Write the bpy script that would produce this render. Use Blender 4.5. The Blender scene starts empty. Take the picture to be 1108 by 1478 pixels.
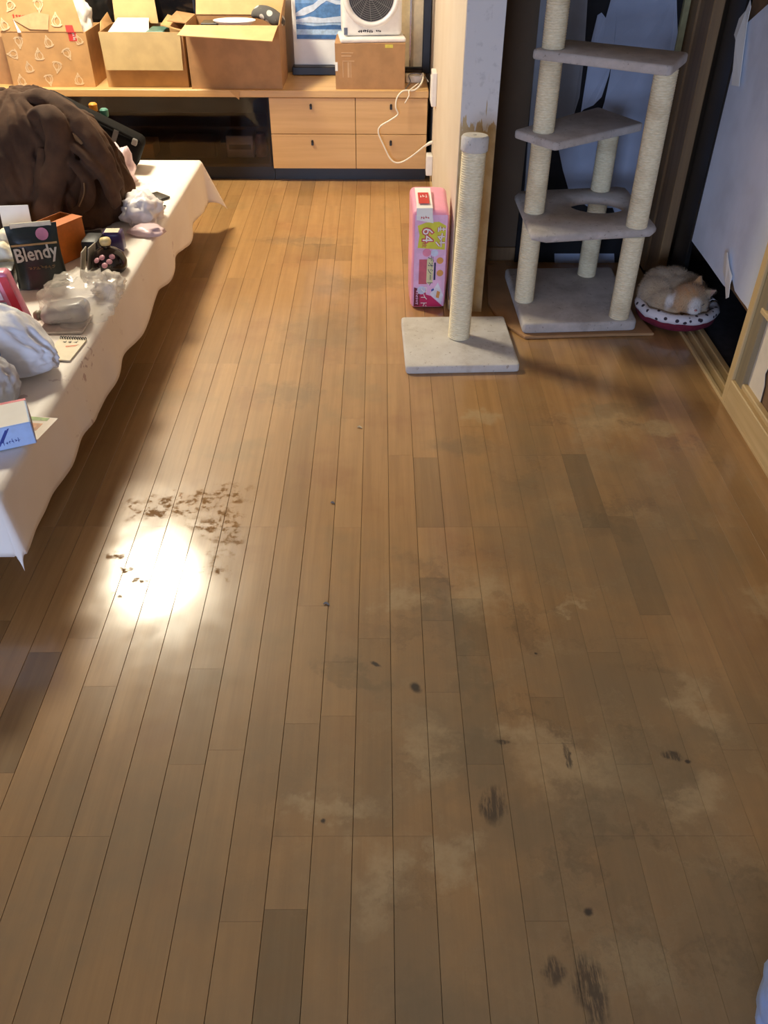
import bpy, bmesh, math, random
from mathutils import Vector, Matrix, noise, Euler

PI = math.pi
C = bpy.context.scene.collection
scene = bpy.context.scene
random.seed(7)

# ------------------------------------------------------------------ camera
FPX, CX, CY, CAMZ = 1206.0, 554.0, 739.0, 1.461
_F = Vector((548.6 - CX, CY + 231.0, FPX)).normalized()
_D = Vector((545.0 - CX, CY - 2238.0, FPX)).normalized()
_D = (_D - _F * _D.dot(_F)).normalized()
_U = -_D
_R = _U.cross(_F)
if _R.x < 0:
    _R = -_R
# rows: world x, y, z expressed in (right, up, forward) of the camera
MW = Matrix((_R, _F, _U))
cam_right, cam_up, cam_fwd = [MW @ Vector(v) for v in ((1, 0, 0), (0, 1, 0), (0, 0, 1))]
cam_d = bpy.data.cameras.new('camera')
cam = bpy.data.objects.new('camera', cam_d)
C.objects.link(cam)
rot = Matrix((cam_right, cam_up, -cam_fwd)).transposed()
cam.matrix_world = Matrix.Translation((0, 0, CAMZ)) @ rot.to_4x4()
cam_d.sensor_fit = 'VERTICAL'
cam_d.sensor_height = 24.0
cam_d.lens = FPX / 1478.0 * 24.0
cam_d.clip_start = 0.02
scene.camera = cam
CAMP = Vector((0, 0, CAMZ))


def ray(px, py):
    return MW @ Vector((px - CX, CY - py, FPX))


def on_z(px, py, z=0.0):
    d = ray(px, py)
    return CAMP + d * ((z - CAMZ) / d.z)


def on_y(px, py, y):
    d = ray(px, py)
    return CAMP + d * (y / d.y)


def on_x(px, py, x):
    d = ray(px, py)
    return CAMP + d * (x / d.x)


def in_frame(p, m=8):
    c = MW.transposed() @ (Vector(p) - CAMP)
    if c.z < 0.05:
        return False
    x, y = CX + FPX * c.x / c.z, CY - FPX * c.y / c.z
    return -m < x < 1108 + m and -m < y < 1478 + m


# ------------------------------------------------------------------ light
vs = scene.view_settings
vs.view_transform = 'Standard'
vs.look = 'None'
vs.gamma = 1.0
vs.use_curve_mapping = False
vs.exposure = 0.38
LAMP_POS = (-1.50, 4.11, 2.42)
LAMP_COL = (1.0, 0.90, 0.68)
LAMP_STRENGTH = 125.0
DAY_COL = (0.50, 0.66, 1.0)
DAY_WATT = 135.0

world = bpy.data.worlds.new('overcast_sky')
scene.world = world
world.use_nodes = True
world.node_tree.nodes['Background'].inputs[0].default_value = (0.55, 0.68, 1.0, 1)
world.node_tree.nodes['Background'].inputs[1].default_value = 0.15

day = bpy.data.lights.new('window_daylight', 'AREA')
day.shape = 'RECTANGLE'
day.size, day.size_y = 1.7, 1.7
day.color = DAY_COL
day.energy = DAY_WATT
day_o = bpy.data.objects.new('window_daylight', day)
C.objects.link(day_o)
day_o.location = (-1.45, -3.60, 1.05)
day_o.rotation_euler = (math.radians(90), 0, 0)


# ------------------------------------------------------------------ materials
def lin(c):
    return tuple((v / 12.92 if v <= 0.04045 else ((v + 0.055) / 1.055) ** 2.4) for v in c)


def rgb(r, g, b):
    return lin((r / 255, g / 255, b / 255)) + (1,)


class NT:
    def __init__(s, name):
        s.m = bpy.data.materials.new(name)
        s.m.use_nodes = True
        s.t = s.m.node_tree
        s.b = s.t.nodes['Principled BSDF']
        s.out = s.t.nodes['Material Output']

    def n(s, typ, **kw):
        nd = s.t.nodes.new(typ)
        for k, v in kw.items():
            setattr(nd, k, v)
        return nd

    def put(s, sock, v):
        if v is None:
            return
        if hasattr(v, 'is_output') or isinstance(v, bpy.types.NodeSocket):
            s.t.links.new(v, sock)
        else:
            sock.default_value = v

    def math(s, op, a, b=None, c=None, clamp=False):
        nd = s.n('ShaderNodeMath', operation=op)
        nd.use_clamp = clamp
        for i, v in enumerate((a, b, c)):
            s.put(nd.inputs[i], v)
        return nd.outputs[0]

    def vmath(s, op, a, b=None):
        nd = s.n('ShaderNodeVectorMath', operation=op)
        s.put(nd.inputs[0], a)
        s.put(nd.inputs[1], b)
        return nd.outputs['Value'] if op in ('LENGTH', 'DOT_PRODUCT', 'DISTANCE') else nd.outputs[0]

    def mix(s, f, a, b, mode='MIX'):
        nd = s.n('ShaderNodeMix', data_type='RGBA', blend_type=mode)
        s.put(nd.inputs[0], f)
        s.put(nd.inputs[6], a)
        s.put(nd.inputs[7], b)
        return nd.outputs[2]

    def ss(s, v, a, b, c=0.0, d=1.0):
        nd = s.n('ShaderNodeMapRange', interpolation_type='SMOOTHSTEP')
        for i, q in enumerate((v, a, b, c, d)):
            s.put(nd.inputs[i], q)
        return nd.outputs[0]

    def noise(s, vec, scale, detail=4.0, rough=0.55, out='Fac'):
        nd = s.n('ShaderNodeTexNoise')
        s.put(nd.inputs['Vector'], vec)
        nd.inputs['Scale'].default_value = scale
        nd.inputs['Detail'].default_value = detail
        nd.inputs['Roughness'].default_value = rough
        return nd.outputs[out]

    def mapping(s, vec, scale=(1, 1, 1), loc=(0, 0, 0), rot=(0, 0, 0)):
        nd = s.n('ShaderNodeMapping')
        s.put(nd.inputs[0], vec)
        nd.inputs[1].default_value = loc
        nd.inputs[2].default_value = rot
        nd.inputs[3].default_value = scale
        return nd.outputs[0]

    def obj_co(s):
        return s.n('ShaderNodeTexCoord').outputs['Object']

    def pos(s):
        return s.n('ShaderNodeNewGeometry').outputs['Position']

    def bump(s, h, strength=0.3, dist=0.002):
        nd = s.n('ShaderNodeBump')
        nd.inputs['Strength'].default_value = strength
        nd.inputs['Distance'].default_value = dist
        s.put(nd.inputs['Height'], h)
        s.t.links.new(nd.outputs[0], s.b.inputs['Normal'])

    def set(s, col=None, rough=None, metal=None, **kw):
        s.put(s.b.inputs['Base Color'], col)
        s.put(s.b.inputs['Roughness'], rough)
        s.put(s.b.inputs['Metallic'], metal)
        for k, v in kw.items():
            s.put(s.b.inputs[k.replace('_', ' ')], v)
        return s.m


_mc = {}


def M(name, col, rough=0.6, var=0.06, scale=30.0, bump=0.0, bscale=200.0, bdist=0.001, metal=0.0, **kw):
    """plain procedural material: base colour with a little noise variation and fine relief"""
    if name in _mc:
        return _mc[name]
    n = NT(name)
    co = n.obj_co()
    f = n.noise(co, scale, 3)
    dark = tuple(max(0, v * (1 - 2.2 * var)) for v in col[:3]) + (1,)
    lite = tuple(min(1, v * (1 + 1.6 * var)) for v in col[:3]) + (1,)
    c = n.mix(n.ss(f, 0.3, 0.7), dark, lite)
    n.set(c, rough, metal, **kw)
    if bump:
        n.bump(n.noise(co, bscale, 3), bump, bdist)
    _mc[name] = n.m
    return n.m


def M_wood(name, a, b, axis='y', rough=0.45, s=1.0):
    n = NT(name)
    co = n.obj_co()
    sc = {'x': (2, 40, 40), 'y': (40, 2, 40), 'z': (40, 40, 2)}[axis]
    g = n.noise(n.mapping(co, tuple(v * s for v in sc)), 1.0, 5, 0.6)
    n.set(n.mix(n.ss(g, 0.3, 0.72), a, b), rough)
    n.bump(g, 0.08, 0.001)
    return n.m


def M_thin(name, col, alpha, rough=0.3, gloss=0.5):
    """thin film: transparent mixed with a principled sheet"""
    n = NT(name)
    tr = n.n('ShaderNodeBsdfTransparent')
    n.set(col, rough)
    n.b.inputs['Specular IOR Level'].default_value = gloss
    co = n.obj_co()
    n.bump(n.noise(co, 30, 3), 0.25, 0.004)
    mx = n.n('ShaderNodeMixShader')
    n.put(mx.inputs[0], alpha)
    n.t.links.new(tr.outputs[0], mx.inputs[1])
    n.t.links.new(n.b.outputs[0], mx.inputs[2])
    n.t.links.new(mx.outputs[0], n.out.inputs[0])
    return n.m


def M_glass(name, tint, refl_rough=0.03, fres=1.5):
    n = NT(name)
    tr = n.n('ShaderNodeBsdfTransparent')
    tr.inputs[0].default_value = tint
    gl = n.n('ShaderNodeBsdfGlossy')
    gl.inputs['Roughness'].default_value = refl_rough
    fr = n.n('ShaderNodeFresnel')
    fr.inputs[0].default_value = fres
    mx = n.n('ShaderNodeMixShader')
    n.t.links.new(fr.outputs[0], mx.inputs[0])
    n.t.links.new(tr.outputs[0], mx.inputs[1])
    n.t.links.new(gl.outputs[0], mx.inputs[2])
    n.t.links.new(mx.outputs[0], n.out.inputs[0])
    return n.m


def patch_mask(n, p2, patches, soft=(1.15, 0.55)):
    """union of worn ellipses (cx, cy, rx, ry, rot) in floor metres"""
    acc = None
    for (x, y, rx, ry, a) in patches:
        nd = n.n('ShaderNodeMapping', vector_type='TEXTURE')
        n.put(nd.inputs[0], p2)
        nd.inputs[1].default_value = (x, y, 0)
        nd.inputs[2].default_value = (0, 0, a)
        nd.inputs[3].default_value = (rx, ry, 1)
        d = n.vmath('LENGTH', nd.outputs[0])
        m = n.ss(d, soft[1], soft[0], 1.0, 0.0)
        acc = m if acc is None else n.math('MAXIMUM', acc, m)
    return acc


def make_floor_material():
    n = NT('worn_wood_flooring')
    p = n.pos()
    rnd = n.n('ShaderNodeObjectInfo').outputs['Random']
    at = n.n('ShaderNodeAttribute', attribute_type='OBJECT', attribute_name='tone')
    tone = at.outputs['Fac']
    # grain along the boards, shifted per board
    off = n.n('ShaderNodeCombineXYZ')
    n.put(off.inputs[0], n.math('MULTIPLY', rnd, 7.0))
    n.put(off.inputs[1], n.math('MULTIPLY', rnd, 31.0))
    pg = n.vmath('ADD', p, off.outputs[0])
    g1 = n.noise(n.mapping(pg, (38, 1.6, 1)), 1.0, 6, 0.62)
    g2 = n.noise(n.mapping(pg, (170, 5, 1)), 1.0, 3, 0.6)
    base = n.mix(n.ss(g1, 0.22, 0.80), rgb(162, 121, 74), rgb(184, 141, 89))
    base = n.mix(n.math('MULTIPLY', n.ss(g2, 0.45, 0.8), 0.12), base, rgb(120, 86, 52))
    # board tone: below 0 darker and greyer, above 0 lighter
    dark = n.mix(1.0, base, rgb(140, 146, 142), 'MULTIPLY')
    lite = n.mix(0.5, base, rgb(208, 166, 110))
    col = n.mix(n.math('MULTIPLY', tone, -1.0, clamp=True), base, dark)
    col = n.mix(n.math('MULTIPLY', tone, 1.0, clamp=True), col, lite)
    # flat position with warped edges for stains
    flat = n.n('ShaderNodeVectorMath', operation='MULTIPLY')
    n.put(flat.inputs[0], p)
    flat.inputs[1].default_value = (1, 1, 0)
    wv = n.noise(flat.outputs[0], 11.0, 5, 0.65, out='Color')
    wv = n.vmath('SUBTRACT', wv, (0.5, 0.5, 0.5))
    sc = n.n('ShaderNodeVectorMath', operation='SCALE')
    n.put(sc.inputs[0], wv)
    sc.inputs['Scale'].default_value = 0.26
    fw = n.n('ShaderNodeVectorMath', operation='MULTIPLY')
    n.put(fw.inputs[0], n.vmath('ADD', flat.outputs[0], sc.outputs[0]))
    fw.inputs[1].default_value = (1, 1, 0)
    pw = fw.outputs[0]
    hue = n.noise(flat.outputs[0], 3.4, 4, 0.6)
    col = n.mix(n.math('MULTIPLY', n.ss(hue, 0.52, 0.72), 0.35), col, rgb(140, 88, 54))
    col = n.mix(n.math('MULTIPLY', n.ss(hue, 0.46, 0.30), 0.30), col, rgb(128, 112, 78))
    # general traffic wear in the middle of the room: finish rubbed off, grey and matt
    big = n.noise(flat.outputs[0], 2.6, 5, 0.6)
    walk = patch_mask(n, pw, [(0.35, 0.85, 0.95, 0.85, 0), (-0.45, 0.6, 0.7, 0.5, 0), (0.62, 1.75, 0.40, 0.5, 0)], (1.3, 0.35))
    worn = n.math('MULTIPLY', n.ss(big, 0.33, 0.66, 0.45, 1.0), walk)
    col = n.mix(n.math('MULTIPLY', worn, 0.78), col, rgb(124, 108, 82))
    # pale dusty rubbed patches
    pale = patch_mask(n, pw, [
        (0.72, 2.28, 0.13, 0.085, 0.3), (0.88, 2.24, 0.10, 0.05, 0.1), (0.05, 1.47, 0.05, 0.04, 0.0),
        (0.25, 1.50, 0.09, 0.07, 0.5), (0.98, 1.46, 0.07, 0.05, -0.3), (0.42, 0.99, 0.14, 0.07, -0.15),
        (0.30, 1.06, 0.05, 0.05, 0.0), (0.62, 0.92, 0.06, 0.05, 0.3), (0.10, 1.02, 0.05, 0.09, 0.0),
        (-0.10, 0.90, 0.09, 0.03, 0.1), (0.47, 1.46, 0.04, 0.02, 0.0), (0.70, 1.15, 0.04, 0.09, 0.2),
        (0.42, 0.60, 0.10, 0.05, 0.2), (0.00, 0.76, 0.06, 0.08, 0.0), (0.14, 0.80, 0.05, 0.04, 0.0),
        (0.32, 2.32, 0.06, 0.03, 0.0)], (1.45, 0.30))
    fine = n.noise(flat.outputs[0], 60, 4, 0.7)
    palef = n.math('MULTIPLY', pale, n.ss(fine, 0.1, 0.7, 0.35, 1.0))
    col = n.mix(n.math('MULTIPLY', palef, 0.66), col, rgb(180, 156, 116))
    # thin smears of dried dust over the worn boards
    zone = patch_mask(n, flat.outputs[0], [(0.45, 0.85, 0.75, 0.75, 0), (0.75, 2.1, 0.5, 0.6, 0), (0.3, 1.45, 0.45, 0.35, 0)], (1.2, 0.3))
    sm1 = n.ss(n.noise(pw, 7.0, 6, 0.68), 0.50, 0.66)
    smear = n.math('MULTIPLY', n.math('MULTIPLY', sm1, zone), n.ss(fine, 0.15, 0.75, 0.3, 1.0))
    col = n.mix(n.math('MULTIPLY', smear, 0.42), col, rgb(168, 146, 108))
    sm2 = n.ss(n.noise(n.mapping(pw, (1, 1, 1), (3.1, 1.7, 0)), 5.0, 6, 0.68), 0.52, 0.68)
    col = n.mix(n.math('MULTIPLY', n.math('MULTIPLY', sm2, zone), 0.40), col, rgb(84, 66, 48))
    # olive-grey ground-in dirt; broad near-right patches paint in the dim light there
    dirt_shade = patch_mask(n, pw, [
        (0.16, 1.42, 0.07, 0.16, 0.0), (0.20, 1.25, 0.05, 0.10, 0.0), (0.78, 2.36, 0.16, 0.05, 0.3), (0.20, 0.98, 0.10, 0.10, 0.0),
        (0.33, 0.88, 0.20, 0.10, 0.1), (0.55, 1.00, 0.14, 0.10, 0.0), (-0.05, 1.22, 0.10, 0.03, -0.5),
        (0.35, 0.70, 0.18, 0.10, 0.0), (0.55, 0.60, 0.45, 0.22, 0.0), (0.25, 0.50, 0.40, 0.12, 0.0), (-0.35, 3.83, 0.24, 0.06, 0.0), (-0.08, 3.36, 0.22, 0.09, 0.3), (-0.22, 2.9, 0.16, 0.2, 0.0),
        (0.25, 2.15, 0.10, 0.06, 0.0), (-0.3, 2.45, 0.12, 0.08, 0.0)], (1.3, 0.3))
    col = n.mix(n.math('MULTIPLY', dirt_shade, 0.36), col, rgb(102, 92, 70))
    # black scuffs and gouges
    st = n.noise(n.mapping(flat.outputs[0], (150, 20, 1)), 1.0, 4, 0.7)
    pw2 = n.vmath('ADD', flat.outputs[0], n.vmath('MULTIPLY', sc.outputs[0], (0.22, 0.22, 0)))
    scuff = patch_mask(n, pw2, [
        (0.222, 0.905, 0.028, 0.05, -0.3), (0.345, 0.57, 0.03, 0.07, 0.1), (0.29, 0.60, 0.02, 0.03, 0.1),
        (0.385, 1.02, 0.008, 0.035, 0.25), (0.60, 1.02, 0.03, 0.012, -0.2), (0.255, 1.045, 0.018, 0.008, 0)], (1.1, 0.5))
    scuff = n.math('MULTIPLY', scuff, n.ss(st, 0.34, 0.56))
    spot = patch_mask(n, n.vmath('ADD', flat.outputs[0], n.vmath('MULTIPLY', sc.outputs[0], (0.12, 0.12, 0))), [
        (-0.008, 1.262, 0.016, 0.006, -0.5), (0.082, 1.195, 0.013, 0.016, 0.6), 
        (-0.105, 0.873, 0.006, 0.006, 0), (0.37, 0.70, 0.010, 0.010, 0), (0.36, 1.30, 0.004, 0.004, 0),
        (0.63, 1.005, 0.008, 0.005, 0)], (1.2, 0.4))
    blk = n.math('MAXIMUM', n.math('MULTIPLY', scuff, 0.75), n.math('MULTIPLY', spot, 0.9))
    col = n.mix(blk, col, rgb(42, 36, 32))
    # sticky dull splashes where the finish does not shine
    splash = patch_mask(n, pw, [
        (-0.43, 1.74, 0.07, 0.10, 0.2), (-0.40, 1.60, 0.04, 0.05, 0.0), (-0.62, 1.56, 0.05, 0.085, 0.3),
        (-0.70, 1.64, 0.03, 0.04, 0.0), (-0.47, 1.88, 0.12, 0.05, 0.1), (-0.60, 1.84, 0.12, 0.06, 0.0)], (1.2, 0.5))
    speck = n.ss(n.noise(flat.outputs[0], 34, 4, 0.7), 0.46, 0.62)
    splash = n.math('MULTIPLY', splash, speck)
    col = n.mix(n.math('MULTIPLY', splash, 0.5), col, rgb(112, 78, 44))
    rough = n.math('ADD', 0.34, n.math('MULTIPLY', worn, 0.16))
    rough = n.math('ADD', rough, n.math('MULTIPLY', n.math('MAXIMUM', palef, dirt_shade), 0.16))
    rough = n.math('ADD', rough, n.math('MULTIPLY', splash, 0.30))
    rough = n.math('ADD', rough, n.math('MULTIPLY', n.ss(n.noise(flat.outputs[0], 25, 4), 0.3, 0.8), 0.08))
    n.set(col, rough)
    n.b.inputs['Specular IOR Level'].default_value = 0.45
    n.put(n.b.inputs['Coat Weight'], n.math('SUBTRACT', 0.75, n.math('ADD', n.math('MULTIPLY', n.math('MAXIMUM', palef, worn), 0.65), n.math('MULTIPLY', splash, 0.75)), clamp=True))
    n.put(n.b.inputs['Specular IOR Level'], n.math('SUBTRACT', 0.45, n.math('MULTIPLY', splash, 0.35)))
    n.put(n.b.inputs['Coat Roughness'], n.math('ADD', 0.11, n.math('MULTIPLY', n.ss(n.noise(flat.outputs[0], 9, 4), 0.3, 0.8), 0.10)))
    h = n.math('ADD', n.math('MULTIPLY', g2, 0.5), n.math('MULTIPLY', n.noise(flat.outputs[0], 6, 2), 2.0))
    n.bump(h, 0.12, 0.0015)
    return n.m


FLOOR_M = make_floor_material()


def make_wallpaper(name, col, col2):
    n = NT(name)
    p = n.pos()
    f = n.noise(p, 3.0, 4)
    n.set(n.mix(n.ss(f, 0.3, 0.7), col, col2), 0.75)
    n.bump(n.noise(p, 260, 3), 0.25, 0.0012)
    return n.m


CREAM_M = make_wallpaper('cream_wallpaper', rgb(220, 206, 188), rgb(212, 196, 176))
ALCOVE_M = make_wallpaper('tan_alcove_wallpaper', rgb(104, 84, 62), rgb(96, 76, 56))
WHITE_CEIL_M = make_wallpaper('white_ceiling_paper', rgb(176, 166, 152), rgb(168, 158, 144))


def make_end_face():
    """wallpaper clawed off the lower end of the partition wall"""
    n = NT('clawed_wallpaper_end')
    p = n.pos()
    sep = n.n('ShaderNodeSeparateXYZ')
    n.put(sep.inputs[0], p)
    v = n.noise(n.mapping(p, (45, 45, 9)), 1.0, 4, 0.6)
    z = n.math('ADD', sep.outputs[2], n.math('MULTIPLY', n.math('SUBTRACT', v, 0.5), 0.22))
    torn = n.ss(z, 0.70, 0.69)
    slit = n.math('MULTIPLY', n.ss(n.noise(n.mapping(p, (70, 70, 7)), 1.0, 2), 0.64, 0.68), n.ss(sep.outputs[2], 0.86, 0.78))
    torn = n.math('MAXIMUM', torn, slit)
    back = n.mix(n.ss(n.noise(p, 20, 4), 0.3, 0.7), rgb(196, 172, 128), rgb(178, 150, 104))
    pap = n.mix(n.ss(n.noise(p, 40, 3), 0.55, 0.75), rgb(216, 212, 208), rgb(200, 196, 192))
    n.set(n.mix(torn, pap, back), 0.8)
    n.bump(n.math('SUBTRACT', 1.0, torn), 0.6, 0.001)
    return n.m


END_M = make_end_face()
CARD_M = M('cardboard', rgb(196, 152, 100), 0.8, 0.05, 12, 0.15, 300)
CARD_DK_M = M('cardboard_brown', rgb(172, 130, 88), 0.8, 0.05, 12, 0.15, 300)
CARD_LT_M = M('cardboard_pale_inside', rgb(204, 172, 120), 0.8, 0.04, 12, 0.15, 300)
DRAWER_M = M_wood('light_oak_veneer', rgb(204, 160, 104), rgb(218, 176, 120), 'x', 0.4, 0.6)
TOP_M = M_wood('oak_top_veneer', rgb(200, 156, 100), rgb(216, 176, 120), 'x', 0.38, 0.6)
BLACK_M = M('black_lacquer', rgb(22, 20, 20), 0.35, 0.05)
DARKIN_M = M('dark_cabinet_inside', rgb(40, 34, 30), 0.6, 0.1)
GLASS_M = M_glass('smoked_glass', (0.76, 0.70, 0.64, 1), 0.05)
WHITE_PL_M = M('white_plastic', rgb(238, 234, 228), 0.35, 0.02)
CREAMPL_M = M('cream_cable', rgb(236, 226, 206), 0.45, 0.02)
GREY_PL_M = M('grey_plastic', rgb(120, 118, 116), 0.45, 0.04)
DKGREY_M = M('dark_grey_plastic', rgb(58, 58, 60), 0.4, 0.05)
PINE_M = M_wood('pale_pine', rgb(196, 164, 112), rgb(212, 182, 130), 'y', 0.5, 0.8)
PINEZ_M = M_wood('pale_pine_upright', rgb(196, 164, 112), rgb(212, 182, 130), 'z', 0.5, 0.8)
GREYWOOD_M = M_wood('grimy_grey_wood', rgb(122, 108, 84), rgb(146, 130, 100), 'z', 0.6, 0.8)
JAMB_M = M_wood('brown_stained_jamb', rgb(120, 92, 62), rgb(146, 114, 76), 'z', 0.55, 0.6)
PAPER_M = M('blue_white_door_paper', rgb(158, 167, 188), 0.8, 0.05, 5, 0.3, 14, 0.006)
PAPER_W_M = M('white_sliding_door_paper', rgb(226, 232, 246), 0.8, 0.05, 4, 0.3, 10, 0.008)
PAPER_CR_M = M('cream_torn_paper', rgb(226, 212, 190), 0.8, 0.05, 6, 0.3, 20, 0.004)
TORN_BROWN_M = M('brown_backing_board', rgb(122, 92, 62), 0.85, 0.1, 20)
WHITE_M = M('white_paper', rgb(244, 242, 236), 0.7, 0.02, 8)
INK_M = M('dark_ink', rgb(46, 42, 44), 0.6, 0.02)
RED_M = M('red_print', rgb(206, 58, 52), 0.55, 0.03)


def make_carpet(name, a, b, dirt_shade):
    n = NT(name)
    co = n.obj_co()
    f = n.noise(co, 14, 5, 0.6)
    c = n.mix(n.ss(f, 0.3, 0.7), a, b)
    d = n.ss(n.noise(co, 60, 3, 0.7), 0.62, 0.70)
    c = n.mix(n.math('MULTIPLY', d, 0.65), c, dirt_shade)
    d2 = n.ss(n.noise(co, 9, 4, 0.6), 0.52, 0.72)
    c = n.mix(n.math('MULTIPLY', d2, 0.35), c, dirt_shade)
    n.set(c, 0.95)
    n.b.inputs['Sheen Weight'].default_value = 0.3
    n.bump(n.noise(co, 420, 3, 0.7), 0.8, 0.004)
    return n.m


PLUSH_M = make_carpet('cream_plush', rgb(228, 222, 214), rgb(214, 206, 196), rgb(150, 130, 106))
PLUSH_DK_M = make_carpet('grey_beige_plush', rgb(210, 200, 192), rgb(188, 178, 168), rgb(116, 98, 82))


def make_sisal():
    n = NT('sisal_rope')
    co = n.obj_co()
    f = n.noise(n.mapping(co, (60, 60, 220)), 1.0, 4, 0.7)
    f2 = n.noise(co, 7, 3)
    c = n.mix(n.ss(f, 0.3, 0.75), rgb(226, 210, 172), rgb(250, 238, 206))
    c = n.mix(n.math('MULTIPLY', n.ss(f2, 0.5, 0.75), 0.4), c, rgb(176, 150, 112))
    n.set(c, 0.9)
    n.bump(f, 0.6, 0.002)
    return n.m


SISAL_M = make_sisal()


def make_cloth_white():
    n = NT('white_printed_tablecloth')
    co = n.obj_co()
    v = n.noise(co, 3.2, 3)
    spots = n.n('ShaderNodeTexVoronoi')
    n.put(spots.inputs['Vector'], n.vmath('ADD', co, n.vmath('MULTIPLY', n.noise(co, 18, 3, out='Color'), (0.12, 0.12, 0.12))))
    spots.inputs['Scale'].default_value = 26
    clus = n.ss(n.noise(co, 4.5, 2), 0.55, 0.66)
    m = n.math('MULTIPLY', n.ss(spots.outputs['Distance'], 0.30, 0.18), clus)
    base = n.mix(n.ss(v, 0.3, 0.7), rgb(246, 238, 230), rgb(238, 228, 218))
    n.set(n.mix(n.math('MULTIPLY', m, 0.5), base, rgb(142, 92, 104)), 0.5)
    n.bump(n.noise(co, 24, 3), 0.25, 0.004)
    return n.m


TCLOTH_M = make_cloth_white()


# ------------------------------------------------------------------ mesh helpers
def box(bm, x0, x1, y0, y1, z0, z1, bev=0.0, seg=1, mat=None):
    r = bmesh.ops.create_cube(bm, size=1.0)
    vsn = r['verts']
    m = Matrix.Translation(((x0 + x1) / 2, (y0 + y1) / 2, (z0 + z1) / 2)) @ Matrix.Diagonal((x1 - x0, y1 - y0, z1 - z0, 1))
    if mat is not None:
        m = mat @ m
    bmesh.ops.transform(bm, matrix=m, verts=vsn)
    if bev > 0:
        es = list({e for v in vsn for e in v.link_edges})
        bmesh.ops.bevel(bm, geom=es, offset=bev, segments=seg, profile=0.5, affect='EDGES')


def smooth_pts(pts, k=4):
    P = [Vector(p) for p in pts]
    if len(P) < 3:
        return P
    out = []
    for i in range(len(P) - 1):
        p0, p1, p2, p3 = P[max(i - 1, 0)], P[i], P[i + 1], P[min(i + 2, len(P) - 1)]
        for j in range(k):
            t = j / k
            out.append(0.5 * ((2 * p1) + (p2 - p0) * t + (2 * p0 - 5 * p1 + 4 * p2 - p3) * t * t + (3 * p1 - p0 - 3 * p2 + p3) * t ** 3))
    out.append(P[-1])
    return out


def tube(bm, pts, r, n=8, k=4, squash=1.0, wob=0.0, seed=0):
    P = smooth_pts(pts, k) if k > 1 else [Vector(p) for p in pts]
    N = len(P)
    rs = r if isinstance(r, (list, tuple)) else [r, r]
    up = Vector((0, 0, 1))
    rings = []
    prev = None
    for i, p in enumerate(P):
        t = (P[min(i + 1, N - 1)] - P[max(i - 1, 0)])
        t = t.normalized() if t.length > 1e-9 else Vector((0, 0, 1))
        if prev is None:
            a = t.cross(up)
            if a.length < 0.1:
                a = t.cross(Vector((1, 0, 0)))
            a.normalize()
        else:
            a = (prev - t * prev.dot(t)).normalized()
        prev = a
        b = t.cross(a)
        f = i / (N - 1) * (len(rs) - 1)
        j = min(int(f), len(rs) - 2)
        rr = rs[j] + (rs[j + 1] - rs[j]) * (f - j)
        ring = []
        for q in range(n):
            th = 2 * PI * q / n
            d = a * math.cos(th) + b * math.sin(th) * squash
            w = 1 + wob * noise.noise(p * 18 + d * 1.5 + Vector((seed, 0, 0))) if wob else 1
            ring.append(bm.verts.new(p + d * rr * w))
        rings.append(ring)
    for i in range(N - 1):
        for q in range(n):
            bm.faces.new((rings[i][q], rings[i][(q + 1) % n], rings[i + 1][(q + 1) % n], rings[i + 1][q]))
    bm.faces.new(list(reversed(rings[0])))
    bm.faces.new(rings[-1])


def lathe(bm, prof, n=24, c=(0, 0, 0), mat=None):
    rings = []
    for (r, z) in prof:
        if r < 1e-6:
            v = Vector((c[0], c[1], c[2] + z))
            rings.append([bm.verts.new(mat @ v if mat else v)])
        else:
            ring = []
            for q in range(n):
                v = Vector((c[0] + r * math.cos(2 * PI * q / n), c[1] + r * math.sin(2 * PI * q / n), c[2] + z))
                ring.append(bm.verts.new(mat @ v if mat else v))
            rings.append(ring)
    for A, B in zip(rings, rings[1:]):
        for q in range(n):
            q2 = (q + 1) % n
            if len(A) == 1 and len(B) > 1:
                bm.faces.new((A[0], B[q2], B[q]))
            elif len(B) == 1 and len(A) > 1:
                bm.faces.new((A[q], A[q2], B[0]))
            elif len(A) > 1:
                bm.faces.new((A[q], A[q2], B[q2], B[q]))
    if len(rings[0]) > 1:
        bm.faces.new(list(reversed(rings[0])))
    if len(rings[-1]) > 1:
        bm.faces.new(rings[-1])


def prism(bm, pts, d):
    """polygon of 3D points extruded by vector d"""
    d = Vector(d)
    a = [bm.verts.new(Vector(p)) for p in pts]
    b = [bm.verts.new(Vector(p) + d) for p in pts]
    n = len(a)
    bm.faces.new(a)
    bm.faces.new(list(reversed(b)))
    for i in range(n):
        bm.faces.new((a[i], b[i], b[(i + 1) % n], a[(i + 1) % n]))


def slab(bm, pts2, z0, z1, bev=0.0, seg=2):
    """horizontal polygon slab with rounded edges"""
    n0 = len(bm.verts)
    prism(bm, [(x, y, z0) for x, y in pts2], (0, 0, z1 - z0))
    bm.verts.ensure_lookup_table()
    vv = bm.verts[n0:]
    bmesh.ops.recalc_face_normals(bm, faces=list({f for v in vv for f in v.link_faces}))
    if bev:
        bmesh.ops.bevel(bm, geom=list({e for v in vv for e in v.link_edges}), offset=bev, segments=seg, profile=0.5, affect='EDGES')


def round_rect(pts, r, k=5):
    """round the corners of a convex 2D polygon"""
    out = []
    n = len(pts)
    for i in range(n):
        p0, p1, p2 = Vector(pts[i - 1]), Vector(pts[i]), Vector(pts[(i + 1) % n])
        a, b = (p0 - p1).normalized() * r + p1, (p2 - p1).normalized() * r + p1
        for j in range(k + 1):
            t = j / k
            q = a * (1 - t) ** 2 + p1 * 2 * t * (1 - t) + b * t * t
            out.append((q.x, q.y))
    return out


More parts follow.
